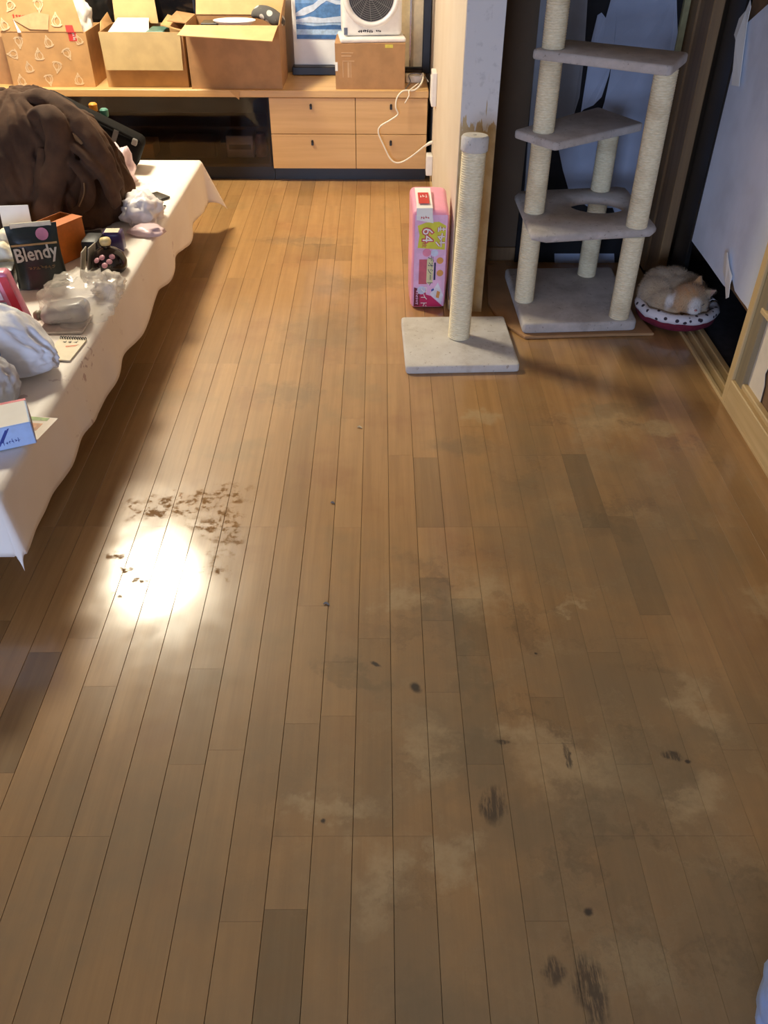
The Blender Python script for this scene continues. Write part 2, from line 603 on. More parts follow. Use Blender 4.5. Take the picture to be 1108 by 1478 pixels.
def mesh_of(name, bm, mat, smooth=False, recalc=True):
    if recalc:
        bmesh.ops.recalc_face_normals(bm, faces=bm.faces[:])
    me = bpy.data.meshes.new(name)
    bm.to_mesh(me)
    bm.free()
    if mat:
        me.materials.append(mat)
    if smooth:
        for p in me.polygons:
            p.use_smooth = True
        if smooth != True:
            me.set_sharp_from_angle(angle=math.radians(smooth))
    return me


def obj(name, bm, mat, parent=None, smooth=False, recalc=True, label=None):
    o = bpy.data.objects.new(name, mesh_of(name, bm, mat, smooth, recalc))
    C.objects.link(o)
    if parent:
        o.parent = parent
    if label:
        o['label'] = label
    return o


def tag(o, label, cat=None, group=None, kind=None):
    o['label'] = label
    if cat:
        o['category'] = cat
    if group:
        o['group'] = group
    if kind:
        o['kind'] = kind
    return o


def thing(name, label, cat, loc=(0, 0, 0), rz=0.0, group=None, rot=None):
    o = bpy.data.objects.new(name, None)
    C.objects.link(o)
    o.empty_display_size = 0.05
    o.location = loc
    o.rotation_euler = rot if rot else (0, 0, rz)
    return tag(o, label, cat, group)


def struct(name, bm, mat, label, parent=None, smooth=False):
    o = obj(name, bm, mat, parent, smooth)
    o['label'] = label
    o['kind'] = 'structure'
    return o


def B():
    return bmesh.new()


def bx(*a, **k):
    b = B()
    box(b, *a, **k)
    return b


def text(s, size, mat, parent, mtx, name='lettering', depth=0.0004, align='CENTER', shear=0.0, sx=1.0, bold=0.0):
    cu = bpy.data.curves.new('t', 'FONT')
    cu.body = s
    cu.size = size
    cu.extrude = depth
    cu.offset = bold
    cu.align_x = align
    cu.align_y = 'CENTER'
    cu.shear = shear
    cu.resolution_u = 2
    to = bpy.data.objects.new('t', cu)
    C.objects.link(to)
    dg = bpy.context.evaluated_depsgraph_get()
    me = bpy.data.meshes.new_from_object(to.evaluated_get(dg))
    bpy.data.objects.remove(to)
    bpy.data.curves.remove(cu)
    me.name = name
    me.materials.clear()
    me.materials.append(mat)
    me.transform(mtx @ Matrix.Diagonal((sx, 1, 1, 1)))
    o = bpy.data.objects.new(name, me)
    C.objects.link(o)
    o.parent = parent
    return o


def frame_mtx(o, xdir, ydir):
    """matrix with x along xdir, y along ydir, origin o (for flat lettering)"""
    x, y = Vector(xdir).normalized(), Vector(ydir).normalized()
    z = x.cross(y)
    m = Matrix((x, y, z)).transposed().to_4x4()
    m.translation = Vector(o)
    return m


def marks(parent, mtx, w, h, n_, mat, seed=1, name='lettering', th=0.16):
    """lettering too small or blurred to read: n_ characters of a few strokes each"""
    b = B()
    r = random.Random(seed)
    cw = w / n_
    for i in range(n_):
        x0 = -w / 2 + (i + 0.5) * cw
        for _ in range(4):
            a = r.choice([0, 0, PI / 2, PI / 2, 0.7, -0.7])
            L = r.uniform(0.45, 0.9) * min(cw, h) * (1 if abs(a) != PI / 2 else h / min(cw, h))
            m2 = mtx @ Matrix.Translation((x0 + r.uniform(-.2, .2) * cw, r.uniform(-.32, .32) * h, 0)) @ Matrix.Rotation(a, 4, 'Z')
            t = th * min(cw, h)
            b.faces.new([b.verts.new(m2 @ Vector(q)) for q in ((-L / 2, -t / 2, 0), (L / 2, -t / 2, 0), (L / 2, t / 2, 0), (-L / 2, t / 2, 0))])
    o = obj(name, b, mat, parent, recalc=False)
    return o


def crumple(size, seed, sub=4, amp=0.25, freq=3.0, flat=-0.55, ridg=True, top=None):
    """crumpled bag: sphere displaced by ridged noise, flattened below; local origin at its base"""
    b = B()
    bmesh.ops.create_icosphere(b, subdivisions=sub, radius=1.0)
    off = Vector((seed * 3.7, seed * 1.9, seed * 0.7))
    zmin = 9
    for v in b.verts:
        p = v.co.copy()
        q = p * freq + off
        n1 = noise.noise(q)
        n2 = noise.noise(q * 2.3 + Vector((4, 1, 2)))
        f1, f2 = noise.voronoi(q * 1.1 + Vector((n2, n1, n2)) * 0.4)[0][:2]
        g1_, g2_ = noise.voronoi(q * 2.6 + Vector((n1, n2, n1)) * 0.4)[0][:2]
        d = n1 * 0.9 + (0.30 - min(f2 - f1, 0.6)) * 1.3 + (0.25 - min(g2_ - g1_, 0.5)) * 0.55
        p = p * (1 + amp * d)
        if p.z < flat:
            p.z = flat + (p.z - flat) * 0.06
        if top:
            p = top(p)
        v.co = Vector((p.x * size[0], p.y * size[1], p.z * size[2]))
        zmin = min(zmin, v.co.z)
    for v in b.verts:
        v.co.z -= zmin
    return b


# ================================================================== SETTING
X_R, Y_B, X_L, Y_REAR, H = 1.145, 5.16, -2.65, -3.66, 2.45
# floor: dark base under the boards, boards as children
floor = struct('floor', bx(X_L, 1.249, Y_REAR, Y_B, -0.05, -0.011), M('dark_joint', rgb(46, 34, 24), 0.9), 'worn brown strip wood flooring with scuffs and pale rubbed patches')
PW, X0S = 0.0757, -0.049
k0, k1 = math.floor((X_L - X0S) / PW), math.ceil((X_R - X0S) / PW)
SPL = [(-0.155, 0.42, 0.705, -0.75), (0.59, 1.75, 2.10, -0.7), (0.20, 1.29, 1.475, -0.7), (0.14, 1.75, 2.08, -0.5), (0.20, 1.00, 1.29, -0.45), (-0.76, 0.98, 1.30, -0.7), (-0.92, 1.0, 1.4, -0.6),
       (-0.12, 1.12, 1.27, 0.45), (-0.20, 1.1, 1.45, 0.3), (0.64, 1.42, 1.80, -0.45), (0.12, 1.40, 1.55, -0.5), (-0.08, 1.75, 2.3, 0.4), (0.50, 2.26, 2.62, -0.3), (-0.42, 1.0, 1.25, -0.4),
       (-0.35, 3.60, 3.80, -0.5), (-0.27, 3.62, 3.80, -0.45), (-0.19, 3.60, 3.78, -0.4), (0.10, 4.0, 4.4, 0.4), (0.40, 1.05, 1.17, -0.4), (-0.60, 0.843, 1.2, -0.3), (0.50, 1.0, 1.3, -0.35), (0.83, 1.1, 1.7, -0.3)]
rp = random.Random(21)
planks = []
for k in range(k0, k1):
    xa, xb = X0S + k * PW, X0S + (k + 1) * PW
    panel = (k + 2) // 4
    yj = 0.843 + (0.909 if panel % 2 else 0.0) - 1.818 * 3
    cuts = []
    while yj < Y_B + 1:
        cuts.append(yj)
        cuts.append(yj + rp.choice([0.5, 0.75, 0.909, 1.1, 1.25]))
        yj += 1.818
    for (sx, sa, sb_, st) in SPL:
        if xa <= sx < xb:
            cuts = [c for c in cuts if not sa - 0.12 < c < sb_ + 0.12] + [sa, sb_]
    cuts.sort()
    cuts = [Y_REAR] + [c for c in cuts if Y_REAR + 0.05 < c < Y_B - 0.05] + [Y_B]
    for a, b_ in zip(cuts, cuts[1:]):
        planks.append((max(xa, X_L), min(xb, X_R), a, b_))



def plank_bm(b, xa, xb, ya, yb, z0=-0.011, z1=0.0):
    f = min(1.0, max(0.0, ((xa + xb) / 2 - 0.05) / 0.35))
    g, e, c = 0.00045 - 0.00025 * f, 0.0001, 0.0005 - 0.00025 * f
    vb = [b.verts.new(v) for v in ((xa + g, ya + e, z0), (xb - g, ya + e, z0), (xb - g, yb - e, z0), (xa + g, yb - e, z0))]
    vm = [b.verts.new(v) for v in ((xa + g, ya + e, z1 - c), (xb - g, ya + e, z1 - c), (xb - g, yb - e, z1 - c), (xa + g, yb - e, z1 - c))]
    vt = [b.verts.new(v) for v in ((xa + g + c, ya + e + 0.0002, z1), (xb - g - c, ya + e + 0.0002, z1), (xb - g - c, yb - e - 0.0002, z1), (xa + g + c, yb - e - 0.0002, z1))]
    for i in range(4):
        j = (i + 1) % 4
        b.faces.new((vb[i], vb[j], vm[j], vm[i]))
        b.faces.new((vm[i], vm[j], vt[j], vt[i]))
    b.faces.new(vt)
    b.faces.new(list(reversed(vb)))


vis, rest = [], []
for p in planks:
    xa, xb, ya, yb = p
    seen = sum(in_frame(((xa + xb) / 2, ya + (yb - ya) * t, 0), 30) for t in (0, .1, .2, .3, .4, .5, .6, .7, .8, .9, 1))
    c = Vector(((xa + xb) / 2, (ya + yb) / 2, 0))
    (vis if seen else rest).append((c.length / max(seen, 0.1), p))
vis.sort(key=lambda t: t[0])
rest += vis[298:]
for _, (xa, xb, ya, yb) in vis[:298]:
    b = B()
    plank_bm(b, xa, xb, ya, yb)
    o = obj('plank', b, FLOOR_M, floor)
    t = rp.gauss(0, 0.13)
    for (sx, sa, sb_, st) in SPL:
        if xa <= sx <= xb and sa - 0.01 <= (ya + yb) / 2 <= sb_ + 0.01:
            t = st * 0.75
    o['tone'] = float(max(-0.9, min(0.6, t)))
b = B()
for _, (xa, xb, ya, yb) in rest:
    plank_bm(b, xa, xb, ya, yb)
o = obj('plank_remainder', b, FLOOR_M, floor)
o['kind'] = 'stuff'
o['tone'] = 0.0

struct('wall_back', bx(X_L - 0.1, 0.404, Y_B, Y_B + 0.1, -0.05, H), CREAM_M, 'cream papered wall behind the long low cabinet')
DIMWALL_M = make_wallpaper('brown_panel_wall', rgb(128, 104, 80), rgb(116, 92, 70))
struct('wall_left', bx(X_L - 0.1, X_L, Y_REAR, Y_B, -0.05, H), DIMWALL_M, 'brown panelled wall beyond the low table')
# rear wall with a window opening behind the photographer
b = B()
wx0, wx1, wz0, wz1 = -2.35, -0.55, 0.12, 1.98
box(b, X_L - 0.1, wx0, Y_REAR - 0.1, Y_REAR, -0.05, H)
box(b, wx1, X_R + 0.9, Y_REAR - 0.1, Y_REAR, -0.05, H)
box(b, wx0, wx1, Y_REAR - 0.1, Y_REAR, -0.05, wz0)
box(b, wx0, wx1, Y_REAR - 0.1, Y_REAR, wz1, H)
struct('wall_rear', b, DIMWALL_M, 'brown panelled wall with a window opening')
b = B()
for (a, c, d, e) in ((wx0, wx1, wz0, wz0 + 0.05), (wx0, wx1, wz1 - 0.05, wz1), (wx0, wx0 + 0.05, wz0, wz1), (wx1 - 0.05, wx1, wz0, wz1), (-1.475, -1.425, wz0, wz1)):
    box(b, a, c, Y_REAR - 0.08, Y_REAR - 0.02, d, e)
struct('window_1', b, M('silver_window_frame', rgb(170, 172, 176), 0.4, 0.03, metal=0.6), 'aluminium framed sliding window in the rear wall')
struct('ceiling', bx(X_L - 0.1, 2.05, Y_REAR - 0.1, Y_B + 0.1, H, H + 0.08), WHITE_CEIL_M, 'plain off-white papered ceiling')
# partition wall that ends in the room
wp = struct('wall_partition', bx(0.277, 0.404, 3.094, Y_B, 0, H), CREAM_M, 'cream partition wall whose end beside the scratching post is clawed')
obj('end_facing', bx(0.279, 0.4035, 3.088, 3.094, 0.0, H), END_M, wp, label='grey wallpaper end strip clawed away near the floor')
struct('trim_1', bx(0.272, 0.277, 3.10, 4.68, 0.0, 0.045, bev=0.002), PINE_M, 'low wooden skirting along the partition wall')
# alcove
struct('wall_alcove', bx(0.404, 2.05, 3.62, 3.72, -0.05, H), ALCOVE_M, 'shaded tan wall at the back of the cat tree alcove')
struct('baseboard_alcove', bx(0.404, 0.60, 3.608, 3.62, 0.0, 0.06, bev=0.002), JAMB_M, 'brown baseboard at the back of the alcove')
# closet behind the sliding doors (dark)
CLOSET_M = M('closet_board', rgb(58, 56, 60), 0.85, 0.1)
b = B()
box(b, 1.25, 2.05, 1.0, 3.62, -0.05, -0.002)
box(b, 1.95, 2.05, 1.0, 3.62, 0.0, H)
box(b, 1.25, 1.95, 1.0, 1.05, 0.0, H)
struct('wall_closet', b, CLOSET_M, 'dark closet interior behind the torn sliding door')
# right wall: solid part near the camera and lintel
b = B()
box(b, X_R, X_R + 0.12, Y_REAR, 1.20, -0.05, H)
box(b, X_R, X_R + 0.12, 1.20, 3.62, 1.85, H)
struct('wall_right', b, CREAM_M, 'cream wall and lintel above the sliding doors')
# jamb between alcove corner and the black door
b = B()
box(b, 1.150, 1.19, 3.335, 3.42, 0.0, 1.85, bev=0.003)
box(b, 1.158, 1.19, 3.42, 3.50, 0.0, 1.85, bev=0.003)
box(b, 1.150, 1.19, 3.50, 3.62, 0.0, 1.85, bev=0.003)
struct('trim_2', b, JAMB_M, 'brown stained wooden jamb post beside the black door')
# threshold track with two grooves
b = B()
box(b, 1.145, 1.240, 1.2, 3.34, -0.02, 0.003)
for (xa, xb) in ((1.145, 1.158), (1.182, 1.194), (1.220, 1.240)):
    box(b, xa, xb, 1.2, 3.34, 0.003, 0.010, bev=0.0012)
struct('trim_3', b, PINE_M, 'pale wooden sliding door track with grooves')

# ---------------- door_1: black framed sliding door with torn paper
d1 = struct('door_1', bx(1.197, 1.216, 3.165, 3.325, 0.010, 1.84, bev=0.003), BLACK_M, 'black framed sliding door with torn bluish white paper')  # black stile is widened to take in the shadow gap beside it
DX = 1.204
sheet_px = [(1140, -20), (1108, 6), (1078, 33), (1068, 44), (1072, 60), (1062, 82), (1044, 150), (1030, 200), (1019, 245), (996, 345), (1020, 378),
            (1043, 411), (1050, 418), (1056, 402), (1060, 420), (1068, 432), (1076, 442), (1082, 452), (1140, 440)]
b = B()
pts = [on_x(x, y, DX) for x, y in sheet_px]
pts = [Vector((DX, max(p.y, 2.25), p.z)) for p in pts]
prism(b, pts, (0.0016, 0, 0))
obj('paper_sheet', b, PAPER_W_M, d1, label='bluish white torn paper')
b = B()
strip = [(1082, 0), (1076, 15), (1066, 27), (1059, 50), (1061, 58), (1055, 123), (1066, 125), (1073, 70), (1078, 32), (1083, 10)]
pts = [on_x(x, y, 1.188 + 0.006 * math.sin(i)) for i, (x, y) in enumerate(strip)]
prism(b, pts, (0.0015, 0, 0))
obj('torn_strip', b, WHITE_M, d1, label='white curled strip of torn paper')
b = B()
strip = [(1045, 366), (1043, 392), (1046, 408), (1047, 431), (1051, 429), (1053, 410), (1056, 398), (1052, 386), (1049, 364)]
pts = [on_x(x, y, 1.190 + 0.005 * math.sin(i * 1.3)) for i, (x, y) in enumerate(strip)]
prism(b, pts, (0.0015, 0, 0))
obj('torn_strip', b, WHITE_M, d1)
obj('frame_rail', bx(1.198, 1.214, 2.20, 3.165, 1.22, 1.27), BLACK_M, d1)
obj('frame_rail', bx(1.198, 1.214, 2.20, 3.165, 1.78, 1.84), BLACK_M, d1)
obj('frame_stile', bx(1.198, 1.214, 2.20, 2.26, 0.010, 1.84), BLACK_M, d1)
b = B()
pts = [(1.215, 2.26, 0.24), (1.215, 3.165, 0.27), (1.215, 3.165, 1.22), (1.215, 2.26, 1.22)]
prism(b, pts, (0.003, 0, 0))
obj('backing_board', b, TORN_BROWN_M, d1)

# ---------------- door_2: pale wooden sliding screen at the right edge
b = B()
box(b, 1.145, 1.178, 2.384, 2.420, 0.010, 1.84, bev=0.003)
d2 = struct('door_2', b, PINEZ_M, 'pale wooden framed sliding screen with torn paper')
obj('stile', bx(1.155, 1.178, 2.325, 2.384, 0.012, 1.84, bev=0.002), GREYWOOD_M, d2, label='grimy grey inner stile')
obj('stile', bx(1.145, 1.178, 1.22, 1.26, 0.010, 1.84, bev=0.003), PINEZ_M, d2)
obj('bottom_rail', bx(1.143, 1.178, 1.26, 2.384, 0.010, 0.098, bev=0.003), PINE_M, d2)
obj('bottom_ledge', bx(1.156, 1.178, 1.26, 2.384, 0.098, 0.116, bev=0.003), PINE_M, d2)
obj('top_rail', bx(1.145, 1.178, 1.26, 2.384, 1.76, 1.84, bev=0.003), PINE_M, d2)
for z in (0.352, 0.66, 0.97, 1.28, 1.55):
    obj('lattice_bar', bx(1.150, 1.170, 1.26, 2.345, z, z + 0.016, bev=0.002), PINE_M, d2)
for y in (2.05, 1.75, 1.48):
    obj('lattice_bar', bx(1.152, 1.170, y, y + 0.014, 0.116, 1.76, bev=0.002), GREYWOOD_M, d2)
PX = 1.1725
hole = [(1.0, 0.0)]
b = B()
hy0 = 2.245
jag = [(2.325, 0.115), (2.215, 0.115), (2.222, 0.17), (2.240, 0.20), (2.232, 0.235), (2.225, 0.27), (2.198, 0.285), (2.15, 0.305), (2.11, 0.30), (2.08, 0.33),
       (1.26, 0.33), (1.26, 1.76), (2.325, 1.76)]
prism(b, [(PX, y, z) for y, z in jag], (0.0015, 0, 0))
obj('paper', b, PAPER_CR_M, d2, label='cream torn paper')
obj('backing_board', bx(1.178, 1.183, 1.26, 2.384, 0.10, 1.76), TORN_BROWN_M, d2)

# ---------------- door_3: torn papered sliding door at the back of the alcove
YD = 3.585
b = B()
box(b, 0.60, 1.13, 3.592, 3.618, 0.0, 1.85)
d3 = struct('door_3', b, M('black_torn_backing', rgb(20, 19, 22), 0.9, 0.1), 'alcove sliding door whose bluish white paper hangs in torn strips')


def alc(pxs):
    b = B()
    pts = [on_y(x, y, YD + 0.004 * math.sin(i * 1.7)) for i, (x, y) in enumerate(pxs)]
    prism(b, pts, (0, 0.0015, 0))
    return b


STRIP_M = M('grey_white_torn_paper', rgb(128, 128, 132), 0.85, 0.06, 8, 0.3, 20, 0.004)
for pxs, mt in (
        ([(781, -10), (795, -10), (784, 100), (776, 180), (768, 300), (758, 372), (750, 372), (763, 180), (772, 80)], STRIP_M),
        ([(806, -10), (838, -10), (848, -6), (846, 30), (842, 90), (836, 140), (826, 172), (800, 175), (790, 180)], STRIP_M),
        ([(862, 22), (868, 18), (874, 26), (884, -10), (893, -10), (888, 50), (884, 85), (878, 110), (868, 140), (856, 152), (842, 158), (838, 162), (846, 110), (853, 60)], PAPER_M),
        ([(890, -10), (976, -10), (978, 60), (966, 130), (950, 230), (938, 330), (912, 372), (884, 300), (872, 220), (868, 160), (872, 148), (880, 110), (886, 60)], PAPER_M),
        ([(806, 215), (830, 205), (868, 190), (880, 260), (884, 300), (850, 300), (822, 280), (812, 245)], PAPER_M),
        ([(800, 366), (886, 366), (888, 405), (800, 405)], PAPER_M)):
    obj('paper_strip', alc(pxs), mt, d3)
o = obj('frame_edge', bx(1.122, 1.145, 3.57, 3.60, 0.0, 1.85, bev=0.002), M('olive_pine_edge', rgb(150, 144, 104), 0.6, 0.06), d3)

# ---------------- ceiling lamp (its own light)
lamp = thing('ceiling_lamp', 'round warm white ceiling lamp over the low table', 'lamp', (LAMP_POS[0], LAMP_POS[1], H))
b = B()
lathe(b, [(0.27, -0.0005), (0.275, -0.02), (0.265, -0.035)], 40)
obj('lamp_body', b, WHITE_PL_M, lamp, 40)
n = NT('lamp_diffuser_glow')
em = n.n('ShaderNodeEmission')
em.inputs[0].default_value = LAMP_COL + (1,)
em.inputs[1].default_value = LAMP_STRENGTH
n.t.links.new(em.outputs[0], n.out.inputs[0])
b = B()
lathe(b, [(0.255, -0.035), (0.252, -0.045), (0.240, -0.052), (0.15, -0.056), (0.0, -0.058)], 40)
obj('diffuser', b, n.m, lamp, True)

# ================================================================== LOW CABINETS ALONG THE BACK WALL
ZT, YF = 0.46, 4.70
b = B()
box(b, -2.32, 0.250, YF - 0.012, 5.13, ZT - 0.034, ZT, bev=0.002)
tag(obj('cabinet_top', b, TOP_M), 'long light oak top running over both low cabinets', 'worktop')
# glass fronted unit
gc = thing('glass_front_cabinet', 'low dark cabinet with smoked glass sliding doors beside the oak drawers', 'cabinet', (-1.445, 4.92, 0))
b = B()
z0, z1 = 0.072, ZT - 0.035
box(b, -0.875, -0.855, YF - 4.92 + 0.02, 0.205, z0, z1)
box(b, 0.850, 0.870, YF - 4.92 + 0.02, 0.205, z0, z1)
box(b, -0.855, 0.850, YF - 4.92 + 0.02, 0.205, z0, z0 + 0.018)
box(b, -0.855, 0.850, 0.195, 0.205, z0 + 0.018, z1)
obj('carcass', b, DARKIN_M, gc)
obj('shelf', bx(-0.855, 0.850, -0.10, 0.195, 0.238, 0.252), DARKIN_M, gc)
obj('plinth', bx(-0.875, 0.870, YF - 4.92 + 0.05, 0.2, 0.0, 0.072), BLACK_M, gc)
for (xa, xb, y) in ((-0.86, 0.02, 0.0), (-0.01, 0.862, -0.008)):
    g = obj('glass_door', bx(xa, xb, YF - 4.92 + 0.010 + y, YF - 4.92 + 0.015 + y, 0.078, z1 - 0.004), GLASS_M, gc)
    g['label'] = 'smoked glass sliding door'
# drawer unit
dc = thing('drawer_cabinet', 'light oak cabinet with four drawers next to the partition wall', 'cabinet', (-0.165, 4.92, 0))
b = B()
yf = YF - 4.92
box(b, -0.408, -0.392, yf + 0.012, 0.205, z0, z1)
box(b, 0.398, 0.414, yf + 0.012, 0.205, z0, z1)
box(b, -0.392, 0.398, yf + 0.012, 0.205, z0, z0 + 0.016)
box(b, -0.392, 0.398, 0.195, 0.205, z0 + 0.016, z1)
box(b, 0.032, 0.044, yf + 0.012, 0.195, z0 + 0.016, z1)
obj('carcass', b, BLACK_M, dc)
obj('plinth', bx(-0.408, 0.414, yf + 0.05, 0.2, 0.0, 0.072), BLACK_M, dc)
for (xa, xb, hx) in ((-0.408, 0.0365, -0.193), (0.0395, 0.412, 0.223)):
    for (za, zb) in ((0.0725, 0.2455), (0.2485, z1 - 0.002)):
        d = obj('drawer', bx(xa, xb, yf - 0.006, yf + 0.012, za, zb, bev=0.0015), DRAWER_M, dc)
        hz = zb - 0.032
        hb = B()
        box(hb, hx - 0.006, hx + 0.006, yf - 0.012, yf - 0.006, hz - 0.022, hz - 0.002, bev=0.002)
        lathe(hb, [(0.0055, 0.0), (0.0065, 0.010), (0.0, 0.012)], 10, mat=Matrix.Translation((hx, yf - 0.006, hz)) @ Matrix.Rotation(PI / 2, 4, 'X'))
        obj('pull', hb, BLACK_M, d, label='small black drawer pull')
# things behind the glass
b = bx(-0.83, -0.70, 4.82, 4.98, 0.1505 - 0.06, 0.190, bev=0.006, seg=2)
rec = thing('disc_player', 'silver grey player standing behind the smoked glass', 'player', (-0.765, 4.9, 0.0905))
obj('body', bx(-0.075, 0.075, -0.08, 0.08, 0.0, 0.115, bev=0.006, seg=2), M('silver_plastic', rgb(150, 148, 150), 0.35, 0.04, metal=0.5), rec)
obj('slot', bx(-0.06, 0.06, -0.084, -0.08, 0.045, 0.07), BLACK_M, rec)
b = B()
lathe(b, [(0.0, 0), (0.03, 0), (0.033, 0.01), (0.033, 0.085), (0.024, 0.10), (0.024, 0.118), (0.0, 0.118)], 20, (-0.655, 4.86, 0.0905))
tag(obj('candle_jar', b, M('mauve_ceramic', rgb(150, 120, 124), 0.4, 0.1), smooth=40), 'small mauve jar behind the smoked glass', 'jar')
b = B()
box(b, -1.37, -1.235, 4.80, 4.95, 0.0905, 0.165, bev=0.002)
tag(obj('carton', b, CARD_DK_M), 'small brown carton behind the smoked glass', 'carton')
b = B()
box(b, -1.15, -0.90, 4.82, 5.0, 0.0905, 0.17, bev=0.004)
tag(obj('black_deck', b, DKGREY_M), 'dark flat deck on the cabinet floor behind the smoked glass', 'deck')


# ---------------- cardboard boxes on top
def carton(name, label, x0, x1, y0, y1, z0, h, mat, rz=0.0, t=0.004, inside=None):
    cx, cy = (x0 + x1) / 2, (y0 + y1) / 2
    r = thing(name, label, 'box', (cx, cy, z0), rz, 'cardboard boxes on the low cabinet')
    w, d = (x1 - x0) / 2, (y1 - y0) / 2
    obj('front_panel', bx(-w, w, -d, -d + t, 0.0005, h), mat, r)
    obj('back_panel', bx(-w, w, d - t, d, 0.0005, h), mat, r)
    obj('side_panel', bx(-w, -w + t, -d + t, d - t, 0.0005, h), mat, r)
    obj('side_panel', bx(w - t, w, -d + t, d - t, 0.0005, h), mat, r)
    obj('base_panel', bx(-w + t, w - t, -d + t, d - t, 0.0005, t), mat, r)
    return r, w, d


def flap(parent, p0, p1, p2, p3, mat, t=0.004, nrm=None):
    """quad flap given by 4 local corners, with board thickness"""
    b = B()
    P = [Vector(p) for p in (p0, p1, p2, p3)]
    n_ = (P[1] - P[0]).cross(P[3] - P[0]).normalized() * t
    prism(b, P, n_)
    return obj('flap', b, mat, parent)


def fruit_icon(b, m, s, tw):
    """white line drawing of a round fruit with a leafy tip"""
    zz = [0.0]

    def arc(pts, w):
        for (a, c) in zip(pts, pts[1:]):
            zz[0] += 0.00004
            a, c = Vector(a), Vector(c)
            d = (c - a)
            nn = Vector((-d.y, d.x)).normalized() * w
            q = [a + nn, c + nn, c - nn, a - nn]
            vs_ = [b.verts.new(m @ Vector((p.x, p.y, zz[0]))) for p in q]
            b.faces.new(vs_)
    w = 0.085 * s
    ring = []
    for i in range(15):
        a = 2 * PI * i / 14
        ring.append((s * 0.62 * math.cos(a) * (1 - 0.25 * max(0, math.sin(a))), s * (0.62 * math.sin(a) - 0.1)))
    arc(ring, w)
    arc([(x * 0.45, y * 0.75 + 0.0) for x, y in ring[3:12]], w * 0.7)
    arc([(-0.35 * s, 0.42 * s), (-0.05 * s, 0.75 * s), (0.05 * s, 1.05 * s)], w)
    arc([(0.32 * s, 0.42 * s), (0.12 * s, 0.70 * s), (0.05 * s, 1.05 * s)], w)
    arc([(-0.75 * s, -0.45 * s), (-0.45 * s, -0.70 * s), (0.45 * s, -0.70 * s), (0.8 * s, -0.45 * s)], w)


# fruit printed box
bxA, w, d = carton('printed_carton', 'brown cardboard box printed with white fruit outlines and a red sticker', -1.885, -1.465, 4.738, 5.02, ZT, 0.250, CARD_M)
ICON_M = M('white_line_print', rgb(222, 194, 154), 0.8, 0.03)
icons = [(-0.13, 0.205, .026, PI), (0.015, 0.205, .026, 0.2), (-0.045, 0.148, .027, 0.0), (0.10, 0.155, .026, 0.4 + PI), (-0.11, 0.090, .025, 0.15), (0.035, 0.095, .027, PI - .2),
         (-0.175, 0.15, .026, PI / 2), (-0.165, 0.03, .026, 0.1), (-0.02, 0.035, .026, PI + .1), (0.13, 0.035, .027, 0.0), (0.17, 0.215, .022, .3)]
for (ix, iz, s, a) in icons:
    m = Matrix.Translation((ix, -d - 0.0006, iz)) @ Matrix.Rotation(PI / 2, 4, 'X') @ Matrix.Rotation(a, 4, 'Z')
    b = B()
    fruit_icon(b, m, s * 1.15, 0)
    obj('fruit_print', b, ICON_M, bxA, label='white fruit outline print')

fz = 0.250
fl = flap(bxA, (-w, -d + .002, fz), (w - .01, -d + .002, fz), (w - 0.04, -d + 0.035, fz + 0.135), (-w + .01, -d + 0.035, fz + 0.135), CARD_M)
ax = Vector((0, 0.033, 0.135)).normalized()
for (ix, t_, s, a) in ((-0.14, 0.11, .026, 2.5), (0.0, 0.115, .028, PI), (0.075, 0.05, .030, 0.0), (-0.185, 0.03, .026, 0.3)):
    m = frame_mtx(Vector((ix, -d - 0.0045, fz)) + ax * t_, (math.cos(a), 0, 0) if False else (1, 0, 0), ax) @ Matrix.Rotation(a, 4, 'Z')
    b = B()
    fruit_icon(b, m, s * 1.15, 0)
    obj('fruit_print', b, ICON_M, fl)
m = frame_mtx(Vector((-0.095, -d - 0.0045, fz)) + ax * 0.066, (1, 0, 0), ax)
marks(fl, m @ Matrix.Rotation(-0.05, 4, 'Z'), 0.085, 0.014, 6, RED_M, 3, 'red_lettering', 0.25)
# peeled tape
b = B()
prism(b, [Vector((-0.14, -d - .006, fz)) + ax * .055, Vector((-0.06, -d - .007, fz)) + ax * .012, Vector((0.03, -d - .007, fz)) + ax * .010, Vector((0.045, -d - .006, fz)) + ax * .075,
          Vector((-0.02, -d - .006, fz)) + ax * .085], (0, 0.0008, 0))
obj('packing_tape', b, M('shiny_brown_tape', rgb(206, 170, 126), 0.25, 0.04), fl, label='shiny peeling packing tape')
b = B()
prism(b, [Vector((-0.135, -d - .008, fz)) + ax * .055, Vector((-0.120, -d - .012, fz - .002)), Vector((-0.105, -d - .008, fz - .002))], (0, 0.0008, 0))
obj('packing_tape', b, WHITE_M, fl)
b = B()
box(b, 0.123, 0.163, -d - 0.0012, -d - 0.0002, fz - 0.040, fz + 0.0)
st = obj('sticker', b, RED_M, bxA, label='red sticker with white lettering')
b = B()
prism(b, [Vector((0.118, -d - .0050, fz)), Vector((0.158, -d - .0050, fz)), Vector((0.152, -d - .0050, fz)) + ax * .03, Vector((0.116, -d - .0050, fz)) + ax * .03], (0, 0.0008, 0))
obj('sticker', b, RED_M, bxA)
marks(st, frame_mtx((0.150, -d - 0.0016, fz - 0.020), (0, 0, -1), (1, 0, 0)), 0.036, 0.012, 4, WHITE_M, 5, 'white_lettering', 0.3)
# white bag inside it
sb = crumple((0.075, 0.07, 0.13), 5, 4, 0.28, 2.6, -0.8)
o = obj('plastic_bag', sb, M_thin('white_bag_film', rgb(240, 238, 236), 0.85, 0.3), smooth=True)
o.location = (-1.475 - 0.075, 4.905, 0.615)
tag(o, 'crumpled white plastic bag stuffed in the fruit printed box', 'bag')

